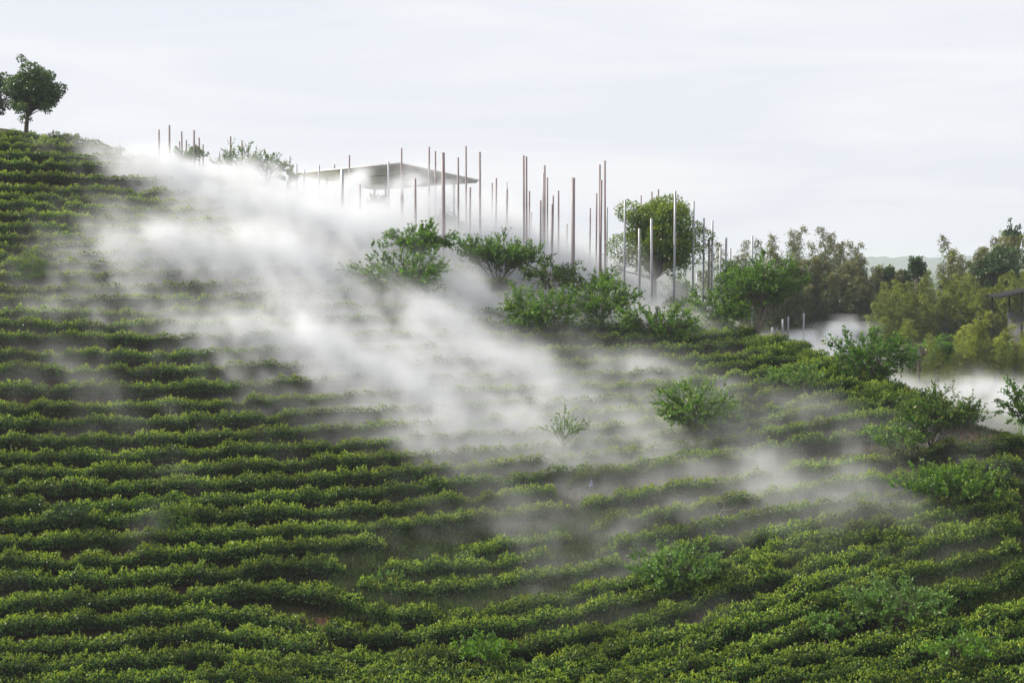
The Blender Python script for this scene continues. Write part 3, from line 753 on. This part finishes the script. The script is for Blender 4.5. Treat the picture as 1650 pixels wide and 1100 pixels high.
# ------------------------------------------------------------------ pavilion with a sloping flat roof
A = np.array([float(q) for q in at(643, 266, 95.2)])
Lc = np.array([float(q) for q in at(478, 281, 104.7)])
u = Lc - A
Bc = np.array([float(q) for q in at(772, 293.5, 99.8)])
v = Bc - A
Dc = A + u + v
pav = empty('pavilion', (float((A + Dc)[0] / 2), float((A + Dc)[1] / 2), float(H((A + Dc)[0] / 2, (A + Dc)[1] / 2))))
tag(pav, 'open pavilion with a thin tilted pale roof half hidden in mist', 'pavilion')
PL = np.array(pav.location)
nrm = unit(np.cross(u, v)); nrm = nrm if nrm[2] > 0 else -nrm
def slab(e0, e1, lo, hi, name, mat, extra=0.0):
    uu, vv = unit(u) * extra, unit(v) * extra
    c = [A - uu - vv, A + u + uu - vv, A + u + v + uu + vv, A + v - uu + vv]
    V = [q + nrm * lo - PL for q in c] + [q + nrm * hi - PL for q in c]
    mb = MB(); mb.add(V, [(0, 1, 2, 3), (7, 6, 5, 4), (0, 4, 5, 1), (1, 5, 6, 2), (2, 6, 7, 3), (3, 7, 4, 0)])
    return mb.build(name, mat, pav)
slab(0, 0, .05, .17, 'roof', M_ROOF, .0)
slab(0, 0, -.07, .048, 'soffit', M_SOFFIT, -.10)
mb = MB()
for t in (.33, .66):
    a_ = A + v * t + u * .02 - nrm * .08 - PL; b_ = A + v * t + u * .98 - nrm * .08 - PL
    mb.tube([a_, b_], [.02, .02], 4)
mb.build('soffit_seam', M_SEAM, pav)
for s_, t_ in ((.12, .2), (.5, .5), (.85, .2), (.12, .85), (.5, .88), (.88, .85)):
    c = A + u * s_ + v * t_
    zb = float(H(c[0], c[1]))
    mb = MB(); mb.tube([(c[0] - PL[0], c[1] - PL[1], zb - PL[2] - .2), (c[0] - PL[0], c[1] - PL[1], c[2] - PL[2] - .1)], [.09, .09], 12)
    mb.build('column', M_POLE_GREY, pav)

# ------------------------------------------------------------------ bamboo grove
def bamboo_proto(kind, seed):
    """a single plant: arching culm and plumes of leaves, unit height 10 m"""
    r = np.random.default_rng(seed)
    culm, fol = MB(), MB()
    nc = 1 if kind == 'plume' else 3
    for c in range(nc):
        bx, by = r.normal(0, .5, 2) * (nc > 1)
        h = 10 * r.uniform(.82, 1.0) if c else 10.0
        az = r.uniform(0, 6.3); bend = r.uniform(.5, 1.5)
        t = np.linspace(0, 1, 26)
        cx = bx + np.cos(az) * bend * t ** 3; cyy = by + np.sin(az) * bend * t ** 3
        cz = h * (t - .10 * np.clip(t - .75, 0, 1) ** 2 * 8)
        P = np.stack([cx, cyy, cz], -1)
        culm.tube(P, np.linspace(.05, .008, 26), 6)
        start = .35 if kind != 'plume' else .5
        nn = 30
        for q in range(nn):
            tt = start + (1 - start) * q / nn
            p0 = np.array([np.interp(tt, t, P[:, k]) for k in range(3)])
            for e in range(2):
                a = r.uniform(0, 6.3); L = 1.9 * (1 - .86 * (tt - start) / (1 - start)) * (.75 + .25 * min(1, (tt - start) * 6)) * r.uniform(.6, 1.15)
                d = np.array([math.cos(a), math.sin(a), .75])
                s_ = np.linspace(0, 1, 6)[:, None]
                bpth = p0 + d * L * s_ * .8 + np.array([0, 0, -1.0]) * L * .62 * s_ ** 2
                culm.tube(bpth, np.linspace(.012, .003, 6), 3)
                m_ = int((46 if kind != 'plume' else 26) * (1 - .45 * (q / nn)))
                uu = r.uniform(.15, 1, m_)
                Q = np.stack([np.interp(uu, s_[:, 0], bpth[:, k]) for k in range(3)], -1) + r.normal(0, .09, (m_, 3))
                dd = unit(np.array([math.cos(a), math.sin(a), -.8])[None] + r.normal(0, .55, (m_, 3)))
                fol.leaves(Q, dd, unit(r.normal(0, .5, (m_, 3)) + np.array([0, 0, 1.0])), r.uniform(.16, .30, m_), .06, 0,
                           np.clip((tt - .72) * 2.4, 0, 1) * r.uniform(.2, 1, m_) * (1 if kind != 'green' else .3))
    return culm, fol
BP = {}
for kind, mat in (('dark', M_BAM_SHADED), ('green', M_BAM), ('yellow', M_BAM_YEL), ('plume', M_BAM_SHADED)):
    BP[kind] = []
    for s_ in range(3):
        c, f = bamboo_proto(kind, 1000 + s_ + hash_ if (hash_ := {'dark': 10, 'green': 20, 'yellow': 30, 'plume': 40}[kind]) else 0)
        root = empty('bamboo', (0, 0, 0)); co = c.build('culm', M_CULM, root); fo = f.build('foliage', mat, root)
        BP[kind].append((root, co, fo, [False]))
def place_bamboo(kind, px, ytop, Y, label, k=0, wide=1.0):
    root, co, fo, used = BP[kind][k % 3]
    if used[0]:
        r2 = root.copy(); COL.objects.link(r2)
        for ch in (co, fo):
            c2 = ch.copy(); COL.objects.link(c2); c2.parent = r2
        root = r2
    used[0] = True
    x, _, zt = [float(q) for q in at(px, ytop, Y)]
    zb = float(H(x, Y))
    s_ = (zt - zb) / 9.5
    root.location = (x, Y, zb - .1); root.scale = (s_ * wide, s_ * wide, s_)
    root.rotation_euler = (0, 0, random.uniform(0, 6.28))
    tag(root, label, 'bamboo', 'bamboo beyond the valley')
left = [(1138,425,150),(1156,404,148),(1172,396,146),(1196,392,148),(1212,398,143),(1226,392,150),(1238,398,141),(1250,383,146),(1262,392,141),(1274,370,147),(1283,376,144),(1296,392,141),(1306,402,148),(1318,396,142),(1328,380,146),(1338,371,143),(1347,378,149),(1358,386,141),(1368,396,146),(1378,394,142),(1390,402,147),(1398,412,141)]
lo = [(1236,430),(1256,424),(1276,418),(1298,422),(1318,414),(1338,412),(1356,418),(1376,422),(1394,432),(1288,440),(1326,436),(1368,440),(1410,440)]
n = 0
for k, (px, yt, Y) in enumerate(left):
    n += 1
    place_bamboo('plume' if k % 4 else 'dark', px, yt - (8 if k % 4 else -8), Y, f'brown-topped bamboo, {ordinal(n)} from the left along the skyline of the dark left grove', k, .85)
for k, (px, yt) in enumerate(sorted(lo)):
    place_bamboo('dark', px, yt, 137 + (k % 3) * 1.6, f'dark bamboo below the skyline of the left grove, {ordinal(k + 1)} from the left', k + 1, 1.15)
right = [(1416,428,141),(1430,424,145),(1446,432,139),(1462,436,143),(1490,432,140),(1504,428,145),(1520,424,139),(1532,438,136),(1540,376,147),(1552,408,140),(1566,398,145),(1580,404,139),(1592,396,146),(1604,392,141),(1614,380,145),(1626,378,140),(1638,368,146),(1650,366,141),(1664,362,144)]
for k, (px, yt, Y) in enumerate(right):
    place_bamboo('plume' if px == 1540 else ('plume' if k % 3 == 2 else 'green' if k % 3 else 'dark'), px, yt, Y,
                 'single bare plume of bamboo standing above the right grove' if px == 1540 else f'olive bamboo, {ordinal(k + 1)} from the left along the skyline of the right grove', k)
mid = [(1418,462),(1438,452),(1456,468),(1474,448),(1492,470),(1508,452),(1526,466),(1542,450),(1560,462),(1574,438),(1590,456),(1606,440),(1620,460),(1636,432),(1652,448)]
for k, (px, yt) in enumerate(mid):
    place_bamboo('green', px, yt, 131 + (k % 4) * 1.5, f'green arching bamboo in the middle tier of the right grove, {ordinal(k + 1)} from the left', k, 1.15)
low = [(1432,505),(1462,512),(1508,545),(1530,540),(1552,520),(1566,498),(1580,512),(1598,540),(1612,520),(1628,545),(1645,530),(1662,515)]
for k, (px, yt) in enumerate(low):
    place_bamboo('green' if k < 2 else 'yellow', px, yt, 113 + (k % 4) * 2.2, f'{"olive" if k < 2 else "yellow-green"} young bamboo in the front tier by the meadow, {ordinal(k + 1)} from the left', k, 1.35)
T('round_tree', 'small dark round-headed tree above the bamboo against the far ridge', 1478, 138, (1462, 1492, 411, 452), M_TREE_DARK, 'round', 7, 6, 6, .26, 12, .1, seed=60)
T('conifer', 'dark pointed treetop rising over the bamboo at the right', 1632, 146, (1620, 1644, 356, 410), M_TREE_DARK, 'round', 6, 6, 5, .28, 12, .1, seed=61)
T('round_tree', 'dark dense tree within the right bamboo grove', 1606, 138, (1570, 1640, 398, 470), M_TREE_DARK, 'round', 9, 9, 7, .28, 14, .2, seed=62)
T('round_tree', 'dark leafy tree at the left end of the right bamboo grove', 1440, 142, (1415, 1465, 428, 480), M_TREE_DARK, 'round', 8, 8, 7, .28, 13, .3, seed=63)
T('shrub', 'bright green bush at the foot of the bamboo behind the meadow', 1512, 118, (1493, 1540, 535, 588), M_TREE_LIME, 'round', 7, 7, 6, .2, 11, .1, seed=64, cat='shrub')
T('shrub', 'green leafy bush among the yellow bamboo', 1605, 117, (1578, 1632, 545, 600), M_TREE_MID, 'round', 8, 8, 6, .2, 12, .3, seed=65, cat='shrub')
T('brushwood', 'brown dry brush at the edge of the meadow', 1482, 122, (1458, 1510, 552, 582), M_BRUSH, 'round', 8, 7, 6, .16, 10, .3, seed=66, cat='brush')
T('shrub', 'pale bush under the bamboo at the right edge', 1640, 119, (1615, 1675, 560, 605), M_BAM_YEL, 'round', 7, 7, 6, .2, 11, .1, seed=67, cat='shrub')

for kind in BP:
    for root, co, fo, used in BP[kind]:
        if not used[0]:
            for o in (co, fo, root): bpy.data.objects.remove(o)

# open shed at the right edge
Y = 128.0
c = np.array([float(q) for q in at(1652, 520, Y)]); zg = float(H(c[0], c[1]))
shed = empty('open_shed', (c[0], c[1], zg)); tag(shed, 'open shed with a thin dark sloping roof and low grey walls at the right edge', 'shed')
z1 = float(at(1605, 480, Y)[2]) - zg; z2 = float(at(1650, 470, Y)[2]) - zg
xl = float(at(1604, 480, Y)[0]) - c[0]; xr = 4.5
mb = MB()
zr = z1 + (z2 - z1) * (xr - xl) / (0 - xl)
V = [(xl, -1.5, z1), (xr, -1.5, zr), (xr, 2.5, zr), (xl, 2.5, z1)]
V = [(a, b, q + .02) for a, b, q in V] + [(a, b, q + .22) for a, b, q in V]
mb.add(V, [(3, 2, 1, 0), (4, 5, 6, 7), (0, 1, 5, 4), (1, 2, 6, 5), (2, 3, 7, 6), (3, 0, 4, 7)]); mb.build('roof', M_DARKROOF, shed)
for px_, yy in ((1639, -1.2), (1612, 2.2), (1640, 2.2), (1690, -1.2)):
    xx = float(at(px_, 500, Y)[0]) - c[0]
    mb = MB(); mb.box(xx - .07, xx + .07, yy - .07, yy + .07, 0, z1 + (z2 - z1) * (xx - xl) / (0 - xl) + .02); mb.build('post', M_DARKROOF, shed)
mb = MB(); zw = float(at(1640, 502, Y)[2]) - zg
mb.box(float(at(1636, 500, Y)[0]) - c[0], 4.2, 1.9, 2.1, 0, zw); mb.build('low_wall', M_GREYWALL, shed)
Y = 133.0
c = [float(q) for q in at(1516, 520, Y)]; zg = float(H(c[0], c[1]))
mb = MB(); zt = float(at(1516, 503, Y)[2]) - zg
for k in range(9):
    x0_ = -.66 + k * .15; mb.box(x0_, x0_ + .13, -.03, .03, 0, zt + .05 * math.sin(k * 2.1))
pn = mb.build('board_panel', M_GREYWALL, loc=(c[0], c[1], zg)); tag(pn, 'grey board panel standing among the bamboo stems', 'panel')

# ------------------------------------------------------------------ grass
def grass(name, n, xr, yr, mask, mat, L0, L1, label):
    x = rng.uniform(*xr, n); y = rng.uniform(*yr, n)
    k = mask(x, y); x, y = x[k], y[k]
    z = H(x, y)
    mb = MB()
    mb.leaves(np.stack([x, y, z - .02], -1), rdir(len(x), 2.2), rdir(len(x)), rng.uniform(L0, L1, len(x)), rng.uniform(.025, .05, len(x)), 0, rng.random(len(x)) ** 2.5)
    tag(mb.build(name, mat), label, 'grass', kind='stuff')
def vis(x, y):
    px, py = project(x, y, H(x, y)); return (px > -60) & (px < 1710) & (py < 1150)
def hollow(x, y):
    px, py = project(x, y, H(x, y))
    return ((px > 540) & (px < 1080) & (py > 830) & (py < 1010)) | ((px > 1480) & (py > 880) & (py < 1000))
grass('grass', 200000, (-32, 32), (38, 92), vis, M_GRASS, .12, .30, 'short grass and weeds between the tea rows')
grass('tall_grass', 500000, (-14, 22), (42, 62), hollow, M_GRASS, .25, .55, 'taller grass in the hollow where the tea rows break off')
grass('meadow_grass', 260000, (20, 62), (84, 134), vis, M_MEADOW, .3, .75, 'yellow-green meadow grass on the valley floor')

mb = MB()
K = 5200
cx_, cy_ = rng.uniform(-32, 30, K), rng.uniform(40, 88, K)
px_, py_ = project(cx_, cy_, H(cx_, cy_))
inh = hollow(cx_, cy_) | ((px_ > 560) & (px_ < 960) & (py_ > 845) & (py_ < 1000))
ok = vis(cx_, cy_) & (inh | (rng.random(K) < .16))
xh, yh = rng.uniform(-12, 20, 5000), rng.uniform(44, 60, 5000)
kh = hollow(xh, yh)
cx_, cy_ = np.r_[cx_[ok], xh[kh]], np.r_[cy_[ok], yh[kh]]
nk_ = int(ok.sum())
for q_, (x_, y_) in enumerate(zip(cx_, cy_)):
    r_ = rng.uniform(.12, .42) if q_ < nk_ else rng.uniform(.2, .5); m_ = int(90 * r_ / .3)
    d = rdir(m_, .5); d[:, 2] = np.abs(d[:, 2])
    P = np.array([x_, y_, float(H(x_, y_))]) + d * r_ * np.array([1.2, 1.2, .8]) * rng.uniform(.4, 1, m_)[:, None]
    mb.leaves(P, unit(d + rdir(m_) * .7 + (0, 0, .3)), rdir(m_, .6), rng.uniform(.05, .11, m_), .04, 0, rng.random(m_) ** 3 * .5)
tag(mb.build('weeds', M_TEA), 'low leafy weeds in the hollow and between the rows', 'weeds', kind='stuff')

# ------------------------------------------------------------------ mist: real density grids over the ground
def mist_mat(name, color, aniso):
    mat = bpy.data.materials.new(name); mat.use_nodes = True
    nt = mat.node_tree; nt.nodes.clear()
    out = nt.nodes.new('ShaderNodeOutputMaterial'); v = nt.nodes.new('ShaderNodeVolumePrincipled')
    nt.links.new(v.outputs[0], out.inputs['Volume'])
    v.inputs['Density'].default_value = 1; v.inputs['Density Attribute'].default_value = 'density'
    v.inputs['Color'].default_value = (*color, 1); v.inputs['Anisotropy'].default_value = aniso
    return mat
M_MIST = mist_mat('mist', (.925, .94, .965), .2)
def spectral(shape, seed, L, flow, stretch, power=2.5, vert=1.0):
    """cloud noise with streaks along flow"""
    r = np.random.default_rng(seed)
    k = np.fft.fftn(r.standard_normal(shape))
    kz, ky, kx = np.meshgrid(*[np.fft.fftfreq(n_) for n_ in shape], indexing='ij')
    c, s = math.cos(flow), math.sin(flow)
    a = (kx * c + ky * s) * stretch; b = -kx * s + ky * c
    q = np.sqrt(a * a + b * b + (kz * vert) ** 2) + 1.0 / L
    o = np.real(np.fft.ifftn(k * q ** -power))
    return (o - o.mean()) / o.std()
def build_mist(name, label, x0, x1, y0, y1, res, blobs, seed, hmax, flow, stretch=2.4, puffs=()):
    xa = np.arange(x0, x1, res); ya = np.arange(y0, y1, res)
    XX, YY = np.meshgrid(xa, ya)
    HH = H(XX, YY)
    za = np.arange(HH.min() - .5, min(HH.max() + hmax, 13.5), res)
    nz_, ny_, nx2 = len(za), len(ya), len(xa)
    A_ = np.zeros_like(XX); TH = np.zeros_like(XX) + .8
    PX, PY = project(XX, YY, HH + .6)
    for (bx, by, rx, ry, rot, amp, th) in blobs:
        c, s = math.cos(math.radians(rot)), math.sin(math.radians(rot))
        dx, dy = PX - bx, PY - by
        g = np.exp(-(((dx * c + dy * s) / rx) ** 2 + ((-dx * s + dy * c) / ry) ** 2) ** 1.15)
        A_ += amp * g; TH = np.maximum(TH, th * g ** .5)
    n1 = (.8 * spectral((nz_, ny_, nx2), seed, 8 / res, flow, stretch * 1.5, 2.2, 1.3) + .7 * spectral((nz_, ny_, nx2), seed + 1, 2.4 / res, flow - .15, stretch * 1.2, 1.75, 1.2)).astype(np.float32)
    n2 = spectral((nz_, ny_, nx2), seed + 2, 3.2 / res, flow, 1.1, 2.0, 1.0).astype(np.float32) if puffs else None
    d = np.zeros((nz_, ny_, nx2), np.float32)
    J_, I_ = np.meshgrid(np.arange(ny_), np.arange(nx2), indexing='ij')
    for k, z in enumerate(za):
        h = z - HH
        q = (h / res) % nz_; q0 = np.floor(q).astype(int) % nz_; fr = q - np.floor(q)
        nk = n1[q0, J_, I_] * (1 - fr) + n1[(q0 + 1) % nz_, J_, I_] * fr
        prof = np.where(h > -.6, np.exp(-(np.clip(h, 0, 99) / TH) ** 2), 0)
        e = 2.1 * A_ * prof
        nn = np.clip(.76 + .58 * nk, 0, 2.6) ** 1.4
        # thin places break up, dense cores stay full
        d[k] = e * (nn * .85 + .15 * np.clip(A_, 0, 1)) * (e > .012)
    for (bx, by, Yp, rx, rz, lean_, amp) in puffs:      # ragged puffs lifting off the ground
        xp, _, zp = [float(q) for q in at(bx, by, Yp)]
        rx, rz = rx / F * Yp, rz / F * Yp
        for k, z in enumerate(za):
            if abs(z - zp) > 2.6 * rz: continue
            dx = XX - xp - lean_ * (z - zp)
            g = np.exp(-((dx / rx) ** 2 + ((YY - Yp) / (rx * 1.1)) ** 2 + ((z - zp) / rz) ** 2))
            nn = np.clip(.3 + .85 * n2[k], 0, 2.4) ** 1.2
            d[k] += np.where((g > .02) & (z - HH > -.5), amp * g * nn, 0)
    d = np.clip(d, 0, 1.3)
    d[:2] = 0; d[-2:] = 0; d[:, :2] = 0; d[:, -2:] = 0; d[:, :, :2] = 0; d[:, :, -2:] = 0
    Z3, Y3, X3 = np.meshgrid(za, ya, xa, indexing='ij')
    me = bpy.data.meshes.new(name)
    me.vertices.add(d.size)
    me.vertices.foreach_set('co', np.stack([X3.ravel(), Y3.ravel(), Z3.ravel()], 1).astype(np.float32).ravel())
    at2 = me.attributes.new('dens', 'FLOAT', 'POINT'); at2.data.foreach_set('value', d.ravel())
    me.materials.append(M_MIST)
    o = bpy.data.objects.new(name, me); COL.objects.link(o)
    g = bpy.data.node_groups.new(name, 'GeometryNodeTree')
    g.interface.new_socket('Geometry', in_out='INPUT', socket_type='NodeSocketGeometry')
    g.interface.new_socket('Geometry', in_out='OUTPUT', socket_type='NodeSocketGeometry')
    n, L = g.nodes, g.links
    gi, go = n.new('NodeGroupInput'), n.new('NodeGroupOutput')
    pos = n.new('GeometryNodeInputPosition'); sep = n.new('ShaderNodeSeparateXYZ'); L.new(pos.outputs[0], sep.inputs[0])
    def Mth(op, a, b=None):
        q = n.new('ShaderNodeMath'); q.operation = op
        for i_, w in enumerate((a, b)):
            if w is None: continue
            if isinstance(w, (int, float)): q.inputs[i_].default_value = float(w)
            else: L.new(w, q.inputs[i_])
        return q.outputs[0]
    def idx(s_, lo_): return Mth('ROUND', Mth('DIVIDE', Mth('SUBTRACT', s_, float(lo_)), res))
    ix, iy, iz = idx(sep.outputs[0], xa[0]), idx(sep.outputs[1], ya[0]), idx(sep.outputs[2], za[0])
    index = Mth('ADD', Mth('MULTIPLY', Mth('ADD', Mth('MULTIPLY', iz, ny_), iy), nx2), ix)
    f2i = n.new('FunctionNodeFloatToInt'); L.new(index, f2i.inputs[0])
    si = n.new('GeometryNodeSampleIndex'); si.data_type = 'FLOAT'; si.clamp = True
    na = n.new('GeometryNodeInputNamedAttribute'); na.data_type = 'FLOAT'; na.inputs[0].default_value = 'dens'
    L.new(gi.outputs[0], si.inputs['Geometry']); L.new(na.outputs[0], si.inputs['Value']); L.new(f2i.outputs[0], si.inputs['Index'])
    vc = n.new('GeometryNodeVolumeCube')
    vc.inputs['Min'].default_value = (xa[0], ya[0], za[0]); vc.inputs['Max'].default_value = (xa[-1], ya[-1], za[-1])
    for ax, q in zip('XYZ', (nx2, ny_, nz_)): vc.inputs['Resolution ' + ax].default_value = q
    L.new(si.outputs[0], vc.inputs['Density'])
    sm = n.new('GeometryNodeSetMaterial'); sm.inputs['Material'].default_value = M_MIST
    L.new(vc.outputs[0], sm.inputs[0]); L.new(sm.outputs[0], go.inputs[0])
    md = o.modifiers.new(name, 'NODES'); md.node_group = g
    tag(o, label, 'mist', kind='stuff')
    print('MIST', name, d.shape, d.size, float(d.max()))

HILL_MIST = [  # where it lies on the slope (as seen), extent, lean, strength, depth above ground
 (165,258,90,13,13,.42,1.0),(290,300,120,24,16,.85,1.5),(400,340,110,34,20,.9,1.7),(290,350,60,18,14,.25,1.0),(510,378,120,34,16,1.2,2.0),(610,410,110,34,16,.8,2.2),
 (190,410,90,24,10,.65,1.2),(320,425,130,36,12,.85,1.6),(460,440,110,42,18,.55,1.8),(610,500,120,34,18,.5,1.4),
 (140,512,100,12,8,.55,1.0),(190,470,110,30,10,.25,1.2),(180,350,60,30,20,.16,1.0),(270,530,110,22,12,.75,1.2),(390,555,120,32,18,.8,1.4),(520,585,120,34,24,1.05,1.7),(620,635,100,30,26,1.0,1.6),(720,690,90,26,26,.6,1.3),
 (470,505,120,34,14,.55,1.5),(700,550,130,44,22,.5,1.5),(820,615,120,36,14,.55,1.5),(940,600,110,28,8,.42,1.4),(1070,600,100,20,6,.22,1.2),
 (860,515,120,20,8,.5,1.3),(740,490,70,26,10,.55,1.6),(1010,510,90,14,6,.4,1.2),(1120,522,50,12,4,.2,1.0),
 (700,725,110,22,22,.35,1.1),(600,700,130,24,20,.25,1.1),(850,735,110,20,14,.3,1.1),(430,640,120,20,18,.25,1.0),(330,590,130,14,12,.22,.9),
 (1150,700,110,30,30,.13,1.3),(1230,770,90,26,42,.14,1.2),(1050,715,90,26,14,.14,1.1),(1330,690,130,34,16,.12,1.2),(1420,755,110,26,12,.14,1.2),(1560,740,90,22,26,.2,1.2),
 (1180,640,110,20,8,.24,1.1),(1290,840,120,24,42,.10,1.1),(980,880,90,24,-20,.12,1.2),(900,940,100,24,-10,.07,1.2),(790,880,130,30,0,.05,1.2),
 (240,855,40,16,-30,.13,1.0),(300,700,60,12,14,.08,.9),(60,440,70,12,8,.12,.9),(130,470,70,10,10,.25,1.0),(1430,990,110,24,-20,.05,1.2),(290,770,60,22,0,.06,1.0),(20,960,50,16,0,.05,1.0),
 (900,690,260,75,14,.2,1.3),(1230,730,260,95,22,.2,1.4),(900,860,320,100,0,.09,1.3),(1300,880,280,70,-14,.08,1.2),(200,640,280,80,10,.08,1.2),(160,440,150,90,10,.12,1.2),(680,600,260,70,20,.12,1.3)]
build_mist('hill_mist', 'thick white artificial mist pouring down over the tea rows', -36, 34, 44, 94, .38, HILL_MIST, 31, 3.6, math.radians(-42))
TOP_MIST = [(300,275,70,12,10,.25,1.0),(420,310,90,14,8,.6,1.2),(520,378,60,20,6,.4,2.2),(610,402,50,24,6,.4,1.8),(668,422,50,24,6,.5,2.6),(720,430,60,24,6,.3,2.4),(790,440,90,22,6,.7,2.9),(900,460,90,22,5,.6,2.2),(1000,484,90,20,5,.5,2.0),(1100,494,60,16,5,.2,1.6)]
build_mist('hilltop_mist', 'bright mist rising behind the crest around the poles and the pavilion', -28, 16, 86, 112, .38, TOP_MIST, 77, 8.5, math.radians(-10), 1.2,
           [(360,270,90,60,10,.3,.5),(405,282,90,50,12,.4,.9),(455,302,91,44,14,.5,.9),(520,322,90,44,20,.5,1.2),(566,312,91,28,22,.6,1.8),(580,290,91,18,14,.6,1.8),(604,330,91,34,24,.5,1.2),(650,296,90,22,22,.5,2.2),(674,296,90,24,18,.5,1.8),(694,325,90,30,26,.5,1.6),(640,340,90,44,26,.4,1.2),(735,330,91,26,22,.4,.35),(800,370,92,50,26,.3,.22),(860,400,92,50,26,.3,.22)])
VALLEY_MIST = [(1290,590,60,26,10,.25,1.3),(1350,580,50,24,-6,.18,1.2),(1240,585,50,24,10,.25,1.5),(1430,630,80,18,10,.10,1.2),(1560,672,110,18,6,.05,2.2),(1660,692,110,24,6,.07,2.4)]
build_mist('valley_mist', 'pale mist lying in the valley behind the right shoulder of the hill', 14, 58, 76, 128, .5, VALLEY_MIST, 55, 6.5, 0.3, 1.2,
           [(1335,556,90,40,16,.4,1.5),(1362,536,90,24,15,.5,1.6),(1396,532,90,20,9,.5,1.0),(1300,562,90,40,18,.4,1.5),(1260,560,94,30,16,.4,.7),(1445,575,98,30,16,.3,.3),(1640,648,96,60,26,.2,.9),(1560,640,98,60,26,.2,.7),(1600,625,100,50,20,.2,.35),(1500,640,98,40,22,.2,.5)])

# ------------------------------------------------------------------ haze
mb = MB(); mb.box(-3650, 3650, -170, 3850, -19, 34)
hm = bpy.data.materials.new('haze'); hm.use_nodes = True; nt = hm.node_tree; nt.nodes.clear()
out = nt.nodes.new('ShaderNodeOutputMaterial'); v = nt.nodes.new('ShaderNodeVolumePrincipled'); nt.links.new(v.outputs[0], out.inputs['Volume'])
v.inputs['Density'].default_value = .0003; v.inputs['Color'].default_value = (.85, .90, 1, 1); v.inputs['Anisotropy'].default_value = .1
tag(mb.build('haze', hm), 'thin haze in the air', 'haze', kind='stuff')
